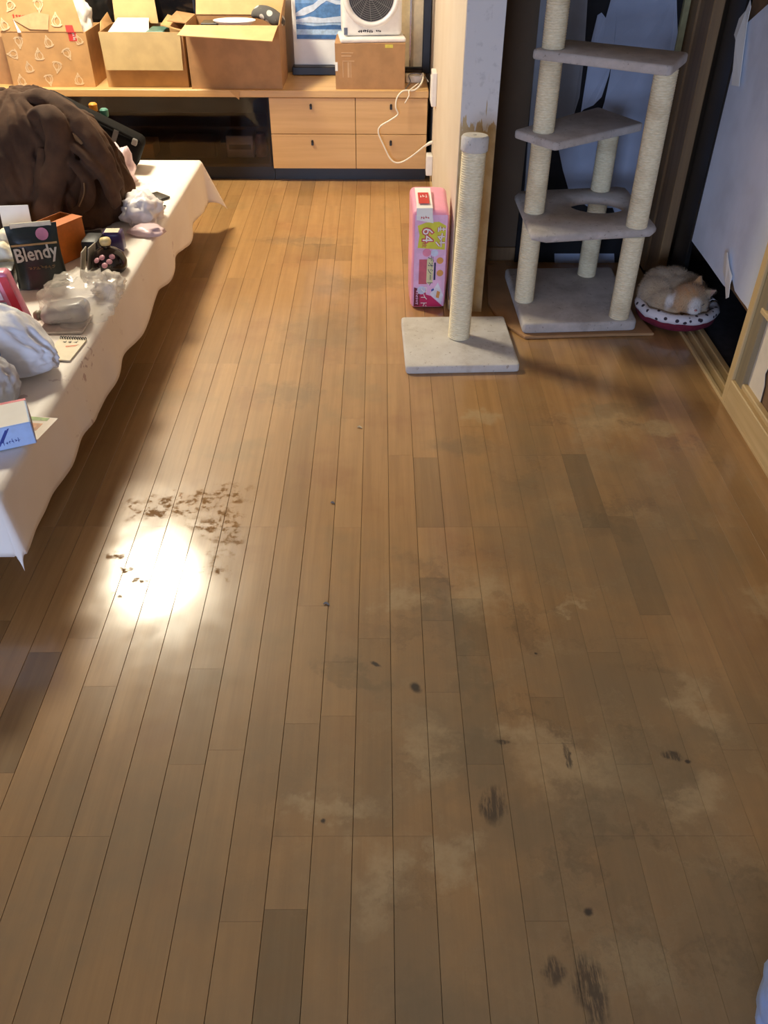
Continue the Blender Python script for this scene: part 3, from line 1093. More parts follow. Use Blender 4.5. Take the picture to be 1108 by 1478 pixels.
# box with folded front flap
bxB, w, d = carton('flapped_carton', 'open cardboard box with its pale front flap folded down outside', -1.400, -0.985, 4.742, 5.02, ZT, 0.250, CARD_M, rz=0.0)
flap(bxB, (-w, -d - .0035, 0.250), (w - .01, -d - .0035, 0.250), (w - 0.012, -d - 0.030, 0.085), (-w + .014, -d - 0.030, 0.085), M('cardboard_pale_flap', rgb(186, 160, 114), 0.8, 0.04, 12, 0.15, 300), -0.004)
flap(bxB, (-w + 0.02, d - 0.02, 0.250), (w - 0.17, d - 0.02, 0.250), (w - 0.18, d + 0.005, 0.37), (-w + 0.02, d + 0.005, 0.37), CARD_LT_M)
flap(bxB, (w - .002, -d + 0.02, 0.250), (w - .002, d - .02, 0.250), (w - 0.11, d - .05, 0.292), (w - 0.12, -d + .08, 0.268), CARD_M)
flap(bxB, (-w + .002, -d + 0.02, 0.250), (-w + .002, d - .02, 0.250), (-w - 0.012, d - .03, 0.30), (-w - 0.012, -d + .10, 0.28), CARD_M)
b = B()
prism(b, [(-1.375, 4.76, 0.690), (-1.16, 4.77, 0.690), (-1.20, 4.99, 0.735), (-1.36, 4.99, 0.735)], (0, 0, 0.0012))
tag(obj('paper_sheet', b, WHITE_M), 'white paper sheet lying in the box with folded front flap', 'paper')
b = B()
box(b, -1.18, -1.09, 4.80, 4.95, 0.60, 0.705, bev=0.004)
tag(obj('green_carton', b, M('teal_print', rgb(70, 108, 96), 0.5, 0.1)), 'teal package peeking out of the box with folded front flap', 'package')

# large open box
bxC, w, d = carton('large_open_carton', 'large open cardboard box with a cream flap sticking out in front', -0.965, -0.500, 4.715, 5.035, ZT, 0.285, CARD_DK_M, rz=0.0)
flap(bxC, (-w + .004, -d, 0.286), (w - .004, -d, 0.286), (w - 0.022, -d - 0.135, 0.240), (-w - 0.015, -d - 0.125, 0.262), CARD_LT_M)
flap(bxC, (-w + .004, d - .004, 0.286), (w - .004, d - .004, 0.286), (w - 0.01, d + 0.075, 0.43), (-w + 0.01, d + 0.075, 0.43), CARD_LT_M)
flap(bxC, (w - .002, -d + .01, 0.286), (w - .002, d - .01, 0.286), (w + 0.010, d + .02, 0.39), (w + 0.006, -d + .09, 0.335), CARD_M)
flap(bxC, (-w + .002, -d + .04, 0.286), (-w + .002, d - .01, 0.286), (-w - 0.085, d - .05, 0.305), (-w - 0.10, -d + .09, 0.288), CARD_DK_M)
# contents
b = B()
box(b, -0.93, -0.54, 4.75, 5.0, 0.466, 0.69, bev=0.01, seg=2)
tag(obj('folded_blanket', b, M('brown_fleece', rgb(150, 116, 86), 0.95, 0.1, 20, 0.5, 150)), 'brown folded blanket filling the large open box', 'blanket')
b = B()
box(b, -0.90, -0.815, 4.80, 4.90, 0.6905, 0.742, bev=0.004)
tag(obj('black_case', b, BLACK_M), 'small black case on top of the things in the large open box', 'case')
b = B()
lathe(b, [(0.0, 0.0), (0.06, 0.0), (0.10, 0.028), (0.102, 0.034), (0.095, 0.032), (0.05, 0.012), (0.0, 0.012)], 32)
o = obj('foam_tray', b, WHITE_M, smooth=40)
o.location = (-0.735, 4.845, 0.716)
o.scale = (1.05, 0.75, 1)
tag(o, 'shallow white foam tray on top of the things in the large open box', 'tray')
b = B()
box(b, -0.80, -0.67, 4.77, 4.90, 0.6905, 0.7155, bev=0.004)
tag(obj('book', b, M('mauve_book', rgb(140, 104, 98), 0.6, 0.1)), 'thick mauve book under the white foam tray', 'book')
b = B()
tube(b, [(-0.93, 4.775, 0.705), (-0.88, 4.765, 0.712), (-0.83, 4.77, 0.705)], [0.012, 0.017, 0.012], 10, 4)
tag(obj('cream_roll', b, M('cream_cloth', rgb(232, 206, 160), 0.9, 0.08), smooth=True), 'cream cloth roll by the front edge of the large open box', 'cloth')


def pouch_mat():
    n = NT('grey_patterned_knit')
    co = n.obj_co()
    v = n.n('ShaderNodeTexVoronoi')
    n.put(v.inputs['Vector'], co)
    v.inputs['Scale'].default_value = 22
    c = n.mix(n.ss(v.outputs['Distance'], 0.30, 0.36), rgb(206, 200, 190), rgb(86, 84, 82))
    n.set(c, 0.9)
    n.bump(n.noise(co, 250, 2), 0.5, 0.002)
    return n.m


b = B()
tube(b, [(-0.655, 4.94, 0.752), (-0.62, 4.93, 0.772), (-0.57, 4.91, 0.768), (-0.515, 4.885, 0.742), (-0.49, 4.87, 0.728)], [0.012, 0.040, 0.045, 0.042, 0.012], 16, 5, 0.75, 0.12)
tag(obj('knit_pouch', b, pouch_mat(), smooth=True), 'grey patterned knit pouch at the right of the large open box', 'pouch')
# scrap of cardboard hanging under the top edge
b = B()
prism(b, [on_y(331, 131, 4.684), on_y(346, 132, 4.684), on_y(345, 144, 4.684), on_y(340, 140, 4.684)], (0, 0.002, 0))
tag(obj('cardboard_scrap', b, CARD_M), 'small torn cardboard scrap stuck to the edge of the oak top', 'scrap')

# fan box
bxD, w, d = carton('sealed_carton', 'closed brown cardboard box carrying the white fan', -0.226, 0.127, 4.715, 4.975, ZT, 0.205, CARD_DK_M, rz=0.0)
obj('lid', bx(-w, w, -d, d, 0.205, 0.2085), CARD_DK_M, bxD)
b = B()
for i, (x0_, z0_, ww, hh) in enumerate(((-0.145, 0.165, 0.06, 0.004), (-0.145, 0.15, 0.05, 0.006), (-0.14, 0.055, 0.004, 0.075), (-0.115, 0.055, 0.010, 0.07), (-0.10, 0.055, 0.004, 0.07), (-0.14, 0.128, 0.06, 0.004))):
    box(b, x0_, x0_ + ww, -d - 0.0008, -d - 0.0001, z0_, z0_ + hh)
obj('faint_print', b, M('pale_brown_print', rgb(196, 160, 122), 0.8, 0.03), bxD)
obj('label_sticker', bx(-w - 0.0008, -w + 0.012, -d - 0.0009, -d + 0.02, 0.085, 0.125), WHITE_M, bxD)
obj('label_sticker', bx(0.075, 0.115, -d - 0.0008, -d - 0.0001, 0.190, 0.205), M('yellow_sticker', rgb(212, 196, 80), 0.6), bxD, label='small yellow sticker')
# brown box at the far left
bxE, w, d = carton('shaded_carton', 'plain brown cardboard box behind the fruit printed box', -2.30, -1.905, 4.80, 5.08, ZT, 0.215, CARD_DK_M)
obj('lid', bx(-w, w, -d, d, 0.215, 0.2185), CARD_DK_M, bxE)

# ---------------- fan
ZF = ZT + 0.209
fan = thing('circulator_fan', 'white square circulator fan with a round grey grille on the closed brown box', 'fan', (-0.045, 4.845, ZF), rz=0.10)
obj('base', bx(-0.165, 0.165, -0.115, 0.10, 0.0, 0.022, bev=0.008, seg=2), WHITE_PL_M, fan)
fb = B()
box(fb, -0.150, 0.150, -0.075, 0.065, 0.022, 0.36, bev=0.022, seg=3)
body = obj('housing', fb, WHITE_PL_M, fan, 40)
rm = Matrix.Translation((-0.005, -0.075, 0.200)) @ Matrix.Rotation(PI / 2, 4, 'X')
b = B()
prof = [(0.112, -0.004), (0.118, 0.012), (0.130, 0.016), (0.140, 0.008), (0.142, -0.004)]
lathe(b, prof + [(0.112, -0.004)], 48, mat=rm)
obj('grille_ring', b, WHITE_PL_M, fan, True)
b = B()
lathe(b, [(0.0, 0.0006), (0.112, 0.0006), (0.112, 0.002), (0.0, 0.002)], 40, mat=rm)
obj('grille_recess', b, DKGREY_M, fan)
gr = obj('grille', B(), None, fan) if False else None
b = B()
for r in [0.022 + 0.009 * i for i in range(10)]:
    tor = [rm @ Vector((r * math.cos(2 * PI * q / 40), r * math.sin(2 * PI * q / 40), 0.006)) for q in range(41)]
    tube(b, tor, 0.0014, 5, 1)
for q in range(12):
    a = 2 * PI * q / 12
    tube(b, [rm @ Vector((0.02 * math.cos(a), 0.02 * math.sin(a), 0.005)), rm @ Vector((0.112 * math.cos(a + .5), 0.112 * math.sin(a + .5), 0.005))], 0.0015, 5, 1)
lathe(b, [(0.0, 0.009), (0.024, 0.009), (0.024, 0.003), (0, 0.003)], 24, mat=rm)
obj('grille', b, GREY_PL_M, fan, label='grey round wire grille')
marks(fan, frame_mtx((-0.035, -0.0763, 0.046), (1, 0, 0), (0, 0, 1)), 0.075, 0.012, 7, INK_M, 2, 'lettering', 0.35)
marks(fan, frame_mtx((0.030, -0.0763, 0.046), (1, 0, 0), (0, 0, 1)), 0.026, 0.010, 3, INK_M, 4, 'lettering', 0.35)
obj('rating_label', bx(-0.143, -0.125, -0.0765, -0.0755, 0.030, 0.062), M('blue_grey_label', rgb(96, 104, 124), 0.5), fan)

# ---------------- picture with waves, black bar, second frame, television
bar = tag(obj('sound_bar', bx(-0.475, -0.02, 5.035, 5.10, ZT + 0.0003, ZT + 0.042, bev=0.004), BLACK_M), 'low black bar under the framed wave picture', 'bar')
pic = thing('wave_picture', 'white framed picture of blue breaking waves leaning behind the boxes', 'picture', (-0.25, 5.095, ZT + 0.043))
obj('frame', bx(-0.215, 0.215, -0.012, 0.008, 0.0, 0.60, bev=0.002), WHITE_M, pic)
cols = {'navy': rgb(46, 58, 84), 'sky': rgb(120, 160, 206), 'foam': rgb(214, 224, 236), 'mid': rgb(86, 130, 180), 'deep': rgb(60, 104, 156), 'pale': rgb(176, 200, 222)}
yv = -0.0125
wv_ = [('navy', [(-0.195, 0.27), (0.195, 0.27), (0.195, 0.56), (-0.195, 0.56)]),
       ('sky', [(-0.195, 0.21), (0.195, 0.21), (0.195, 0.27), (-0.195, 0.27)]),
       ('mid', [(-0.195, 0.125), (0.195, 0.125), (0.195, 0.21), (-0.195, 0.21)]),
       ('pale', [(-0.195, 0.09), (0.195, 0.09), (0.195, 0.13), (-0.195, 0.125)]),
       ('deep', [(-0.195, 0.09), (-0.195, 0.115), (-0.10, 0.105), (0.0, 0.112), (0.195, 0.10), (0.195, 0.085), (0.0, 0.088)]),
       ('pale', [(-0.195, 0.065), (0.195, 0.065), (0.195, 0.09), (-0.195, 0.09)]),
       ('deep', [(-0.195, 0.045), (0.195, 0.045), (0.195, 0.065), (-0.195, 0.065)])]
wv_ = [q for q in wv_]
for i, (cn, pts) in enumerate(wv_):
    b = B()
    prism(b, [(x, yv - 0.0003 * (i + 1), z + 0.08) for x, z in pts], (0, 0.0002, 0))
    obj('picture_band', b, M('picture_' + cn, cols[cn], 0.4, 0.12, 40), pic)
for i, pts in enumerate(([(-0.195, 0.165), (-0.15, 0.19), (-0.10, 0.205), (-0.06, 0.235), (-0.03, 0.245), (0.01, 0.225), (0.06, 0.222), (0.13, 0.235), (0.195, 0.225), (0.195, 0.20), (0.10, 0.205), (0.02, 0.205),
                          (-0.03, 0.222), (-0.06, 0.205), (-0.10, 0.175), (-0.15, 0.155), (-0.195, 0.15)],
                         [(-0.195, 0.135), (-0.12, 0.150), (-0.05, 0.142), (0.04, 0.152), (0.12, 0.140), (0.195, 0.150), (0.195, 0.122), (0.05, 0.125), (-0.08, 0.120), (-0.195, 0.125)])):
    b = B()
    prism(b, [(x, yv - 0.0026 - 0.0003 * i, z + 0.08) for x, z in pts], (0, 0.0002, 0))
    obj('picture_foam', b, M('picture_foam', cols['foam'], 0.4, 0.06, 40), pic)
fr = thing('leaning_panel', 'beige panel in a black frame leaning beside the fan', 'picture', (0.145, 5.12, ZT))
obj('panel', bx(-0.13, 0.085, -0.012, 0.0, 0.032, 0.75), M('beige_board', rgb(214, 194, 160), 0.6, 0.04), fr)
obj('frame_side', bx(0.085, 0.128, -0.03, 0.01, 0.0005, 0.80, bev=0.003), BLACK_M, fr)
obj('frame_side', bx(-0.155, -0.13, -0.03, 0.01, 0.0005, 0.80, bev=0.003), BLACK_M, fr)
obj('frame_bottom', bx(-0.13, 0.085, -0.03, 0.01, 0.018, 0.032, bev=0.002), BLACK_M, fr)
obj('chrome_edge', bx(-0.006 + 0.02, 0.022, -0.020, -0.012, 0.032, 0.75), M('chrome', rgb(190, 190, 190), 0.2, 0.02, metal=1.0), fr, label='thin chrome strip')
tv = thing('television', 'black flat television behind the cardboard boxes', 'television', (-1.24, 5.09, ZT))
obj('panel', bx(-0.30, 0.275, -0.015, 0.02, 0.07, 0.42, bev=0.004), BLACK_M, tv)
obj('screen', bx(-0.285, 0.26, -0.0165, -0.015, 0.085, 0.405), M('black_screen', rgb(12, 12, 14), 0.12, 0.02), tv)
obj('stand', bx(-0.10, 0.10, -0.015, 0.03, 0.0005, 0.07), BLACK_M, tv)

# ---------------- cables, taps on the wall
b = B()
box(b, 0.135, 0.225, 4.86, 4.93, ZT + 0.0005, ZT + 0.035, bev=0.004)
tag(obj('power_strip', b, CREAMPL_M), 'cream power strip lying on the oak top beside the closed brown box', 'power strip')
for i, (lbl, path, r) in enumerate((
        ('thick cream cable hanging down in front of the oak drawers', [(606, 113, 4.80), (610, 106, 4.80), (609, 118, 4.72), (598, 130, 4.69), (582, 131, 4.675), (573, 141, 4.665), (571, 155, 4.66), (574, 165, 4.66), (562, 174, 4.66),
                                                                       (549, 182, 4.66), (546, 192, 4.66), (554, 211, 4.655), (563, 229, 4.65), (572, 235, 4.645), (584, 232, 4.64), (600, 221, 4.63), (612, 211, 4.61), (618, 208, 4.60)], 0.0042),
        ('thin cream cable hooked over the edge of the oak top', [(604, 120, 4.74), (595, 127, 4.70), (590, 132, 4.67), (590, 138, 4.665), (584, 149, 4.665)], 0.003),
        ('grey cable looped around the power strip', [(585, 128, 4.715), (592, 118, 4.78), (590, 108, 4.84), (604, 106, 4.86), (614, 112, 4.80), (618, 118, 4.73)], 0.003))):
    b = B()
    P = [on_y(x, y, yy) for x, y, yy in path]
    tube(b, P, r, 7, 4)
    tag(obj('cable', b, CREAMPL_M if i < 2 else GREY_PL_M, smooth=True), lbl, 'cable')
o = thing('wall_socket_box', 'white socket box on the partition wall above the cabinet top', 'socket', (0.276, 4.50, 0.44))
obj('box', bx(-0.024, 0.0, -0.055, 0.055, 0.0, 0.150, bev=0.003), WHITE_PL_M, o)
obj('face_plate', bx(-0.027, -0.024, -0.045, 0.045, 0.012, 0.125, bev=0.001), WHITE_PL_M, o)
o = thing('wall_tap', 'white adapter on the partition wall near the floor', 'adapter', (0.2765, 4.60, 0.075))
obj('body', bx(-0.032, 0.0, -0.035, 0.035, 0.0, 0.10, bev=0.003), WHITE_PL_M, o)
obj('face', bx(-0.0335, -0.032, -0.025, 0.025, 0.01, 0.07), M('pale_grey_plastic', rgb(190, 180, 176), 0.4), o)
b = B()
tube(b, [on_y(613, 211, 4.61), on_y(619, 207, 4.60), (0.2755, 4.60, on_y(621, 205, 4.60).z)], [0.0055, 0.0085, 0.0085], 10, 3)
tag(obj('cable_plug', b, CREAMPL_M, smooth=40), 'cream plug of the thick cable pushed into the partition wall', 'plug')

# ================================================================== CAT FURNITURE
post_r = 0.040


def rope_post(b, c0, c1, r=post_r, pitch=0.0075):
    c0, c1 = Vector(c0), Vector(c1)
    L = (c1 - c0).length
    prof = []
    nn = int(L / pitch)
    for i in range(nn):
        z = i * L / nn
        hgt = L / nn
        prof += [(r - 0.0022, z), (r, z + hgt * 0.3), (r, z + hgt * 0.7)]
    prof.append((r - 0.0022, L))
    q = Vector((0, 0, 1)).rotation_difference(c1 - c0).to_matrix().to_4x4()
    lathe(b, prof, 24, mat=Matrix.Translation(c0) @ q)


sp = thing('scratching_post', 'single sisal scratching post on a square cream plush base', 'scratching post', (0.288, 2.80, 0))
pts = [on_z(577, 459, 0.03), on_z(586, 531, 0.03), on_z(751, 527, 0.03), on_z(712, 456, 0.03)]
pl = [(p.x - 0.288, p.y - 2.80) for p in pts]
pl = [(-0.205, 0.178), (-0.195, -0.212), (0.203, -0.196), (0.160, 0.196)]
pl = [(-0.205, 0.180), (-0.196, -0.214), (0.205, -0.196), (0.192, 0.192)]
b = B()
slab(b, round_rect(pl, 0.014, 3), 0.0, 0.030, 0.006)
obj('base', b, PLUSH_M, sp, 50)
b = B()
rope_post(b, (0.005, 0.015, 0.030), (0.018, 0.045, 0.690))
obj('post', b, SISAL_M, sp, 60)
b = B()
q = Vector((0, 0, 1)).rotation_difference(Vector((0.013, 0.03, 0.66))).to_matrix().to_4x4()
lathe(b, [(0.040, -0.012), (0.0445, -0.008), (0.0450, 0.030), (0.040, 0.037), (0.006, 0.037), (0.005, 0.033), (0.0, 0.033)], 28, mat=Matrix.Translation((0.018, 0.045, 0.688)) @ q)
obj('top_cap', b, PLUSH_M, sp, 50, label='plush covered top cap')

# cardboard sheet under the cat tree
b = B()
pp = [on_z(704, 440), on_z(722, 468), on_z(757, 490), on_z(820, 488), on_z(880, 486), on_z(943, 485), (1.00, 3.15, 0), (0.98, 3.50, 0), (0.47, 3.53, 0)]
slab(b, [(p[0], p[1]) for p in pp], 0.0008, 0.012, 0.002, 1)
tag(obj('cardboard_sheet', b, CARD_DK_M), 'frayed brown cardboard sheet lying under the cat tree', 'cardboard')

ct = thing('cat_tree', 'tall grey plush cat tree with sisal posts and three platforms', 'cat tree', (0.75, 3.1, 0.0122))
TX, TY, TZ = 0.75, 3.1, 0.0122


def loc(p):
    return [(x - TX, y - TY) for x, y in p]


b = B()
slab(b, round_rect(loc([(0.530, 3.40), (0.538, 2.872), (0.972, 2.902), (0.985, 3.42)]), 0.02, 3), 0.0, 0.040, 0.008)
obj('base', b, PLUSH_DK_M, ct, 50)
# platform with a hole
P1Z = 0.398 - TZ
outer = round_rect(loc([(0.522, 3.32), (0.528, 2.845), (0.985, 2.915), (0.972, 3.39)]), 0.035, 6)
hc, hr = Vector((0.815 - TX, 3.165 - TY)), (0.100, 0.085)
b = B()
NS = 48
ring_o, ring_i = [], []
for i in range(NS):
    a = 2 * PI * i / NS
    dvec = Vector((math.cos(a), math.sin(a)))
    # intersect ray from the hole centre with the outline
    best = None
    for j in range(len(outer)):
        p, q2 = Vector(outer[j]), Vector(outer[(j + 1) % len(outer)])
        e = q2 - p
        den = dvec.x * e.y - dvec.y * e.x
        if abs(den) < 1e-9:
            continue
        tt = ((p.x - hc.x) * e.y - (p.y - hc.y) * e.x) / den
        uu = ((p.x - hc.x) * dvec.y - (p.y - hc.y) * dvec.x) / den
        if tt > 0 and -1e-6 <= uu <= 1 + 1e-6 and (best is None or tt < best):
            best = tt
    ring_o.append(hc + dvec * best)
    ring_i.append(hc + Vector((dvec.x * hr[0], dvec.y * hr[1])))
th = 0.030


def prof_ring(po, pi_):
    d_ = (po - pi_).normalized()
    e = 0.009
    return [(pi_, e), (pi_ + d_ * e, 0), (po - d_ * e, 0), (po, e), (po, th - e), (po - d_ * e, th), (pi_ + d_ * e, th), (pi_, th - e)]


rings = []
for po, pi_ in zip(ring_o, ring_i):
    rings.append([b.verts.new((p.x, p.y, P1Z - th + z)) for p, z in prof_ring(po, pi_)])
for i in range(NS):
    A, Bq = rings[i], rings[(i + 1) % NS]
    for j in range(8):
        b.faces.new((A[j], A[(j + 1) % 8], Bq[(j + 1) % 8], Bq[j]))
obj('hole_platform', b, PLUSH_DK_M, ct, True, label='plush platform with a round hole')
P2Z, P3Z = 0.675 - TZ, 0.932 - TZ
b = B()
slab(b, round_rect(loc([(0.466, 3.110), (0.588, 2.945), (0.950, 3.205), (0.830, 3.440)]), 0.02, 3), P2Z - 0.028, P2Z, 0.007)
obj('platform', b, PLUSH_DK_M, ct, 50)
b = B()
slab(b, round_rect(loc([(0.494, 3.068), (0.884, 2.812), (1.000, 3.030), (0.640, 3.250)]), 0.02, 3), P3Z - 0.030, P3Z, 0.007)
obj('platform', b, PLUSH_DK_M, ct, 50)
b = B()
slab(b, round_rect(loc([(0.42, 3.25), (0.42, 2.95), (0.75, 2.95), (0.75, 3.25)]), 0.02, 3), 1.40, 1.43, 0.007)
obj('platform', b, PLUSH_DK_M, ct, 50)
A_, B_, C_ = (0.567 - TX, 3.085 - TY), (0.909 - TX, 2.940 - TY), (0.862 - TX, 3.335 - TY)
for (c, za, zb) in ((A_, 0.040, P1Z - th), (A_, P1Z, P2Z - 0.028), (A_, P2Z, P3Z - 0.030), (A_, P3Z, 1.40), (B_, 0.040, P1Z - th), (B_, P1Z, P3Z - 0.030), (C_, 0.040, P1Z - th), (C_, P1Z, P2Z - 0.028)):
    b = B()
    rope_post(b, (c[0], c[1], za), (c[0], c[1], zb), 0.0375)
    obj('post', b, SISAL_M, ct, 60)

# ---------------- pet sheet package
pk = thing('pet_sheet_pack', 'pink plastic pack of pet toilet sheets leaning by the partition wall', 'package', (0.190, 3.225, 0.0), rz=0.02)
PINK_M = M('pink_film', rgb(238, 160, 186), 0.32, 0.05, 9, 0.35, 18, 0.006)
hw, hd, hh = 0.070, 0.112, 0.400
b = B()
box(b, -hw, hw, -hd, hd, 0.0, hh, bev=0.022, seg=4)
bmesh.ops.subdivide_edges(b, edges=b.edges[:], cuts=2, use_grid_fill=True)
for v in b.verts:
    if v.co.z > 0.02:
        k_ = noise.noise(v.co * 9) * 0.004
        v.co.x += k_ if abs(v.co.x) > hw * 0.6 else 0
        if v.co.z > hh - 0.03:
            v.co.z += 0.012 * (v.co.y / hd) + noise.noise(v.co * 14) * 0.006
obj('wrapper', b, PINK_M, pk, True)
fy = -hd - 0.0006


def pk_poly(name, pts, mat, dy=0.0, label=None):
    b = B()
    prism(b, [(x, fy - dy, z) for x, z in pts], (0, 0.0004, 0))
    return obj(name, b, mat, pk, label=label)


YEL_M = M('yellow_green_print', rgb(214, 212, 70), 0.35, 0.04)
MAG_M = M('magenta_print', rgb(196, 44, 98), 0.35, 0.05)
PPL_M = M('lilac_print', rgb(232, 186, 222), 0.35, 0.04)
MAR_M = M('maroon_print', rgb(120, 36, 56), 0.4, 0.05)
ORG_M = M('orange_print', rgb(226, 158, 84), 0.4, 0.05)
NAV_M = M('navy_print', rgb(38, 44, 88), 0.4, 0.05)
pk_poly('lilac_field', [(-0.060, 0.012), (0.062, 0.012), (0.062, 0.375), (-0.060, 0.375)], PPL_M)
pk_poly('yellow_field', [(-0.048, 0.250), (0.056, 0.243), (0.057, 0.335), (0.03, 0.350), (-0.02, 0.347), (-0.05, 0.335), (-0.042, 0.300)], YEL_M, 0.0005)
m = lambda x, z: frame_mtx((x, fy - 0.0016, z), (0, 0, -1), (1, 0, 0))
PR_M = M('white_red_print', rgb(206, 70, 84), 0.4, 0.02)
text('64', 0.056, PR_M, pk, m(-0.013, 0.300), 'lettering', 0.0003, bold=0.004)
text('64', 0.056, WHITE_M, pk, m(-0.013, 0.300) @ Matrix.Translation((0, 0, 0.0008)), 'lettering', 0.0003)
text('枚', 0.020, PR_M, pk, m(-0.024, 0.262), 'lettering', 0.0003)
marks(pk, m(0.036, 0.293), 0.080, 0.036, 3, M('white_red_print', rgb(226, 90, 96)), 8, 'lettering', 0.30)
marks(pk, m(0.036, 0.293) @ Matrix.Translation((0, 0, 0.0006)), 0.080, 0.036, 3, WHITE_M, 8, 'lettering', 0.17)
pk_poly('red_band', [(-0.040, 0.105), (-0.008, 0.105), (-0.008, 0.205), (-0.040, 0.205)], M('rose_print', rgb(198, 92, 110), 0.4), 0.0005)
pk_poly('name_plate', [(-0.010, 0.112), (0.002, 0.103), (0.014, 0.112), (0.016, 0.160), (0.014, 0.205), (0.002, 0.214), (-0.010, 0.205)], M('pale_yellow_plate', rgb(222, 218, 168), 0.4), 0.0009)
text('デオシート', 0.025, NAV_M, pk, m(0.003, 0.158), 'lettering', 0.0003)
pk_poly('navy_bar', [(0.018, 0.122), (0.025, 0.122), (0.025, 0.192), (0.018, 0.192)], NAV_M, 0.0009)
for (x, z, r, mt) in ((-0.028, 0.080, 0.017, M('pale_blue_print', rgb(206, 214, 238), 0.4)), (0.018, 0.230, 0.014, M('pale_blue_print', rgb(206, 214, 238))), (-0.012, 0.232, 0.016, M('rose_pink_print', rgb(232, 140, 170), 0.4)),
                      (0.040, 0.200, 0.013, ORG_M), (0.042, 0.150, 0.013, ORG_M)):
    pk_poly('print_dot', [(x + r * math.cos(2 * PI * q / 18), z + r * math.sin(2 * PI * q / 18)) for q in range(18)], mt, 0.0011)
pk_poly('magenta_corner', [(-0.056, 0.012), (0.058, 0.012), (0.010, 0.056), (-0.010, 0.062), (-0.010, 0.082), (-0.056, 0.086)], MAG_M, 0.0007)
pk_poly('maroon_bar', [(-0.057, 0.014), (-0.034, 0.014), (-0.034, 0.084), (-0.057, 0.092)], MAR_M, 0.0010)
text('ワイド', 0.030, WHITE_M, pk, m(-0.019, 0.052), 'lettering', 0.0003)
marks(pk, m(-0.044, 0.050), 0.060, 0.010, 6, PPL_M, 6, 'lettering', 0.25)
pk_poly('sheet_picture', [(0.006, 0.062), (0.052, 0.022), (0.058, 0.060), (0.036, 0.112)], M('white_blue_sheet', rgb(226, 226, 240), 0.4), 0.0009)
pk_poly('orange_spot', [(0.030, 0.050), (0.042, 0.046), (0.046, 0.072), (0.034, 0.078)], ORG_M, 0.0013)
pk_poly('navy_spot', [(0.012, 0.074), (0.022, 0.080), (0.020, 0.088), (0.010, 0.082)], M('blue_print', rgb(70, 92, 170), 0.4), 0.0013)
# white sticker wrapped over the top
b = B()
pr = [(fy - 0.0012, 0.345), (fy - 0.0012, hh - 0.026), (-hd + 0.010, hh - 0.003), (-0.06, hh + 0.0055), (0.06, hh + 0.020)]
for i in range(4):
    (ya, za), (yb, zb) = pr[i], pr[i + 1]
    vs_ = [b.verts.new(v) for v in ((-0.055, ya, za + (0.012 if i == 0 else 0)), (0.005 + .004 * (i == 0), ya, za), (0.005, yb, zb), (-0.055, yb, zb))]
    b.faces.new(vs_)
obj('white_sticker', b, WHITE_M, pk, label='white price sticker over the top edge')
mt_ = frame_mtx((-0.026, -0.035, hh + 0.0125), (1, 0.0, 0), (0, 1, 0.12))
b = B()
box(b, -0.020, 0.020, -0.045, 0.045, -0.0004, 0.0004, mat=mt_)
obj('red_square', b, RED_M, pk)
marks(pk, mt_ @ Matrix.Translation((0, 0.01, 0.0012)), 0.032, 0.022, 3, WHITE_M, 12, 'lettering', 0.2)
marks(pk, frame_mtx((-0.024, fy - 0.0018, 0.366), (1, 0, 0), (0, 0, 1)), 0.034, 0.010, 4, RED_M, 9, 'lettering', 0.22)

# ---------------- cat bed and cat
BX, BY = 1.150, 3.020


def bed_mat():
    n = NT('white_rim_with_dark_paw_print')
    co = n.obj_co()
    v = n.n('ShaderNodeTexVoronoi')
    n.put(v.inputs['Vector'], co)
    v.inputs['Scale'].default_value = 42
    c = n.mix(n.ss(v.outputs['Distance'], 0.26, 0.34), rgb(60, 48, 56), rgb(226, 216, 216))
    n.set(c, 0.9)
    n.bump(n.noise(co, 120, 3), 0.5, 0.003)
    return n.m


bed = thing('cat_bed', 'dark red round cat bed with white printed rim beside the cat tree', 'cat bed', (BX, BY, 0.013))
b = B()
lathe(b, [(0.0, 0.0), (0.125, 0.0), (0.148, 0.014), (0.153, 0.035), (0.145, 0.050), (0.118, 0.046), (0.095, 0.025), (0.0, 0.022)], 40)
for v in b.verts:
    v.co.z += 0.004 * noise.noise(v.co * 25) if v.co.z > 0.005 else 0
obj('cushion', b, M('dark_red_fabric', rgb(112, 24, 44), 0.9, 0.12, 30, 0.4, 160), bed, True)
b = B()
ringp = []
for q in range(41):
    a = 2 * PI * q / 40
    r_ = 0.140 + 0.004 * noise.noise(Vector((math.cos(a) * 3, math.sin(a) * 3, 1)))
    ringp.append((r_ * math.cos(a), r_ * math.sin(a), 0.052 + 0.005 * noise.noise(Vector((math.cos(a) * 4, math.sin(a) * 4, 5)))))
tube(b, ringp, 0.019, 10, 1, 1.0, 0.2)
obj('rim', b, bed_mat(), bed, True, label='white rim with dark print')


def ell(b, c, r, rot=(0, 0, 0), sub=3):
    g = bmesh.ops.create_icosphere(b, subdivisions=sub, radius=1.0)['verts']
    m_ = Matrix.Translation(c) @ Euler(rot).to_matrix().to_4x4() @ Matrix.Diagonal((r[0], r[1], r[2], 1))
    bmesh.ops.transform(b, matrix=m_, verts=g)


def cone_ear(b, base, tip, r):
    base, tip = Vector(base), Vector(tip)
    d_ = tip - base
    q = Vector((0, 0, 1)).rotation_difference(d_).to_matrix().to_4x4()
    lathe(b, [(r, 0), (r * 0.85, d_.length * 0.4), (r * 0.45, d_.length * 0.8), (r * 0.15, d_.length)], 12, mat=Matrix.Translation(base) @ q @ Matrix.Diagonal((1, 0.45, 1, 1)))


cat = thing('sleeping_cat', 'cream and orange fluffy cat curled asleep in the dark red bed', 'cat', (BX, BY, 0.040))
b = B()
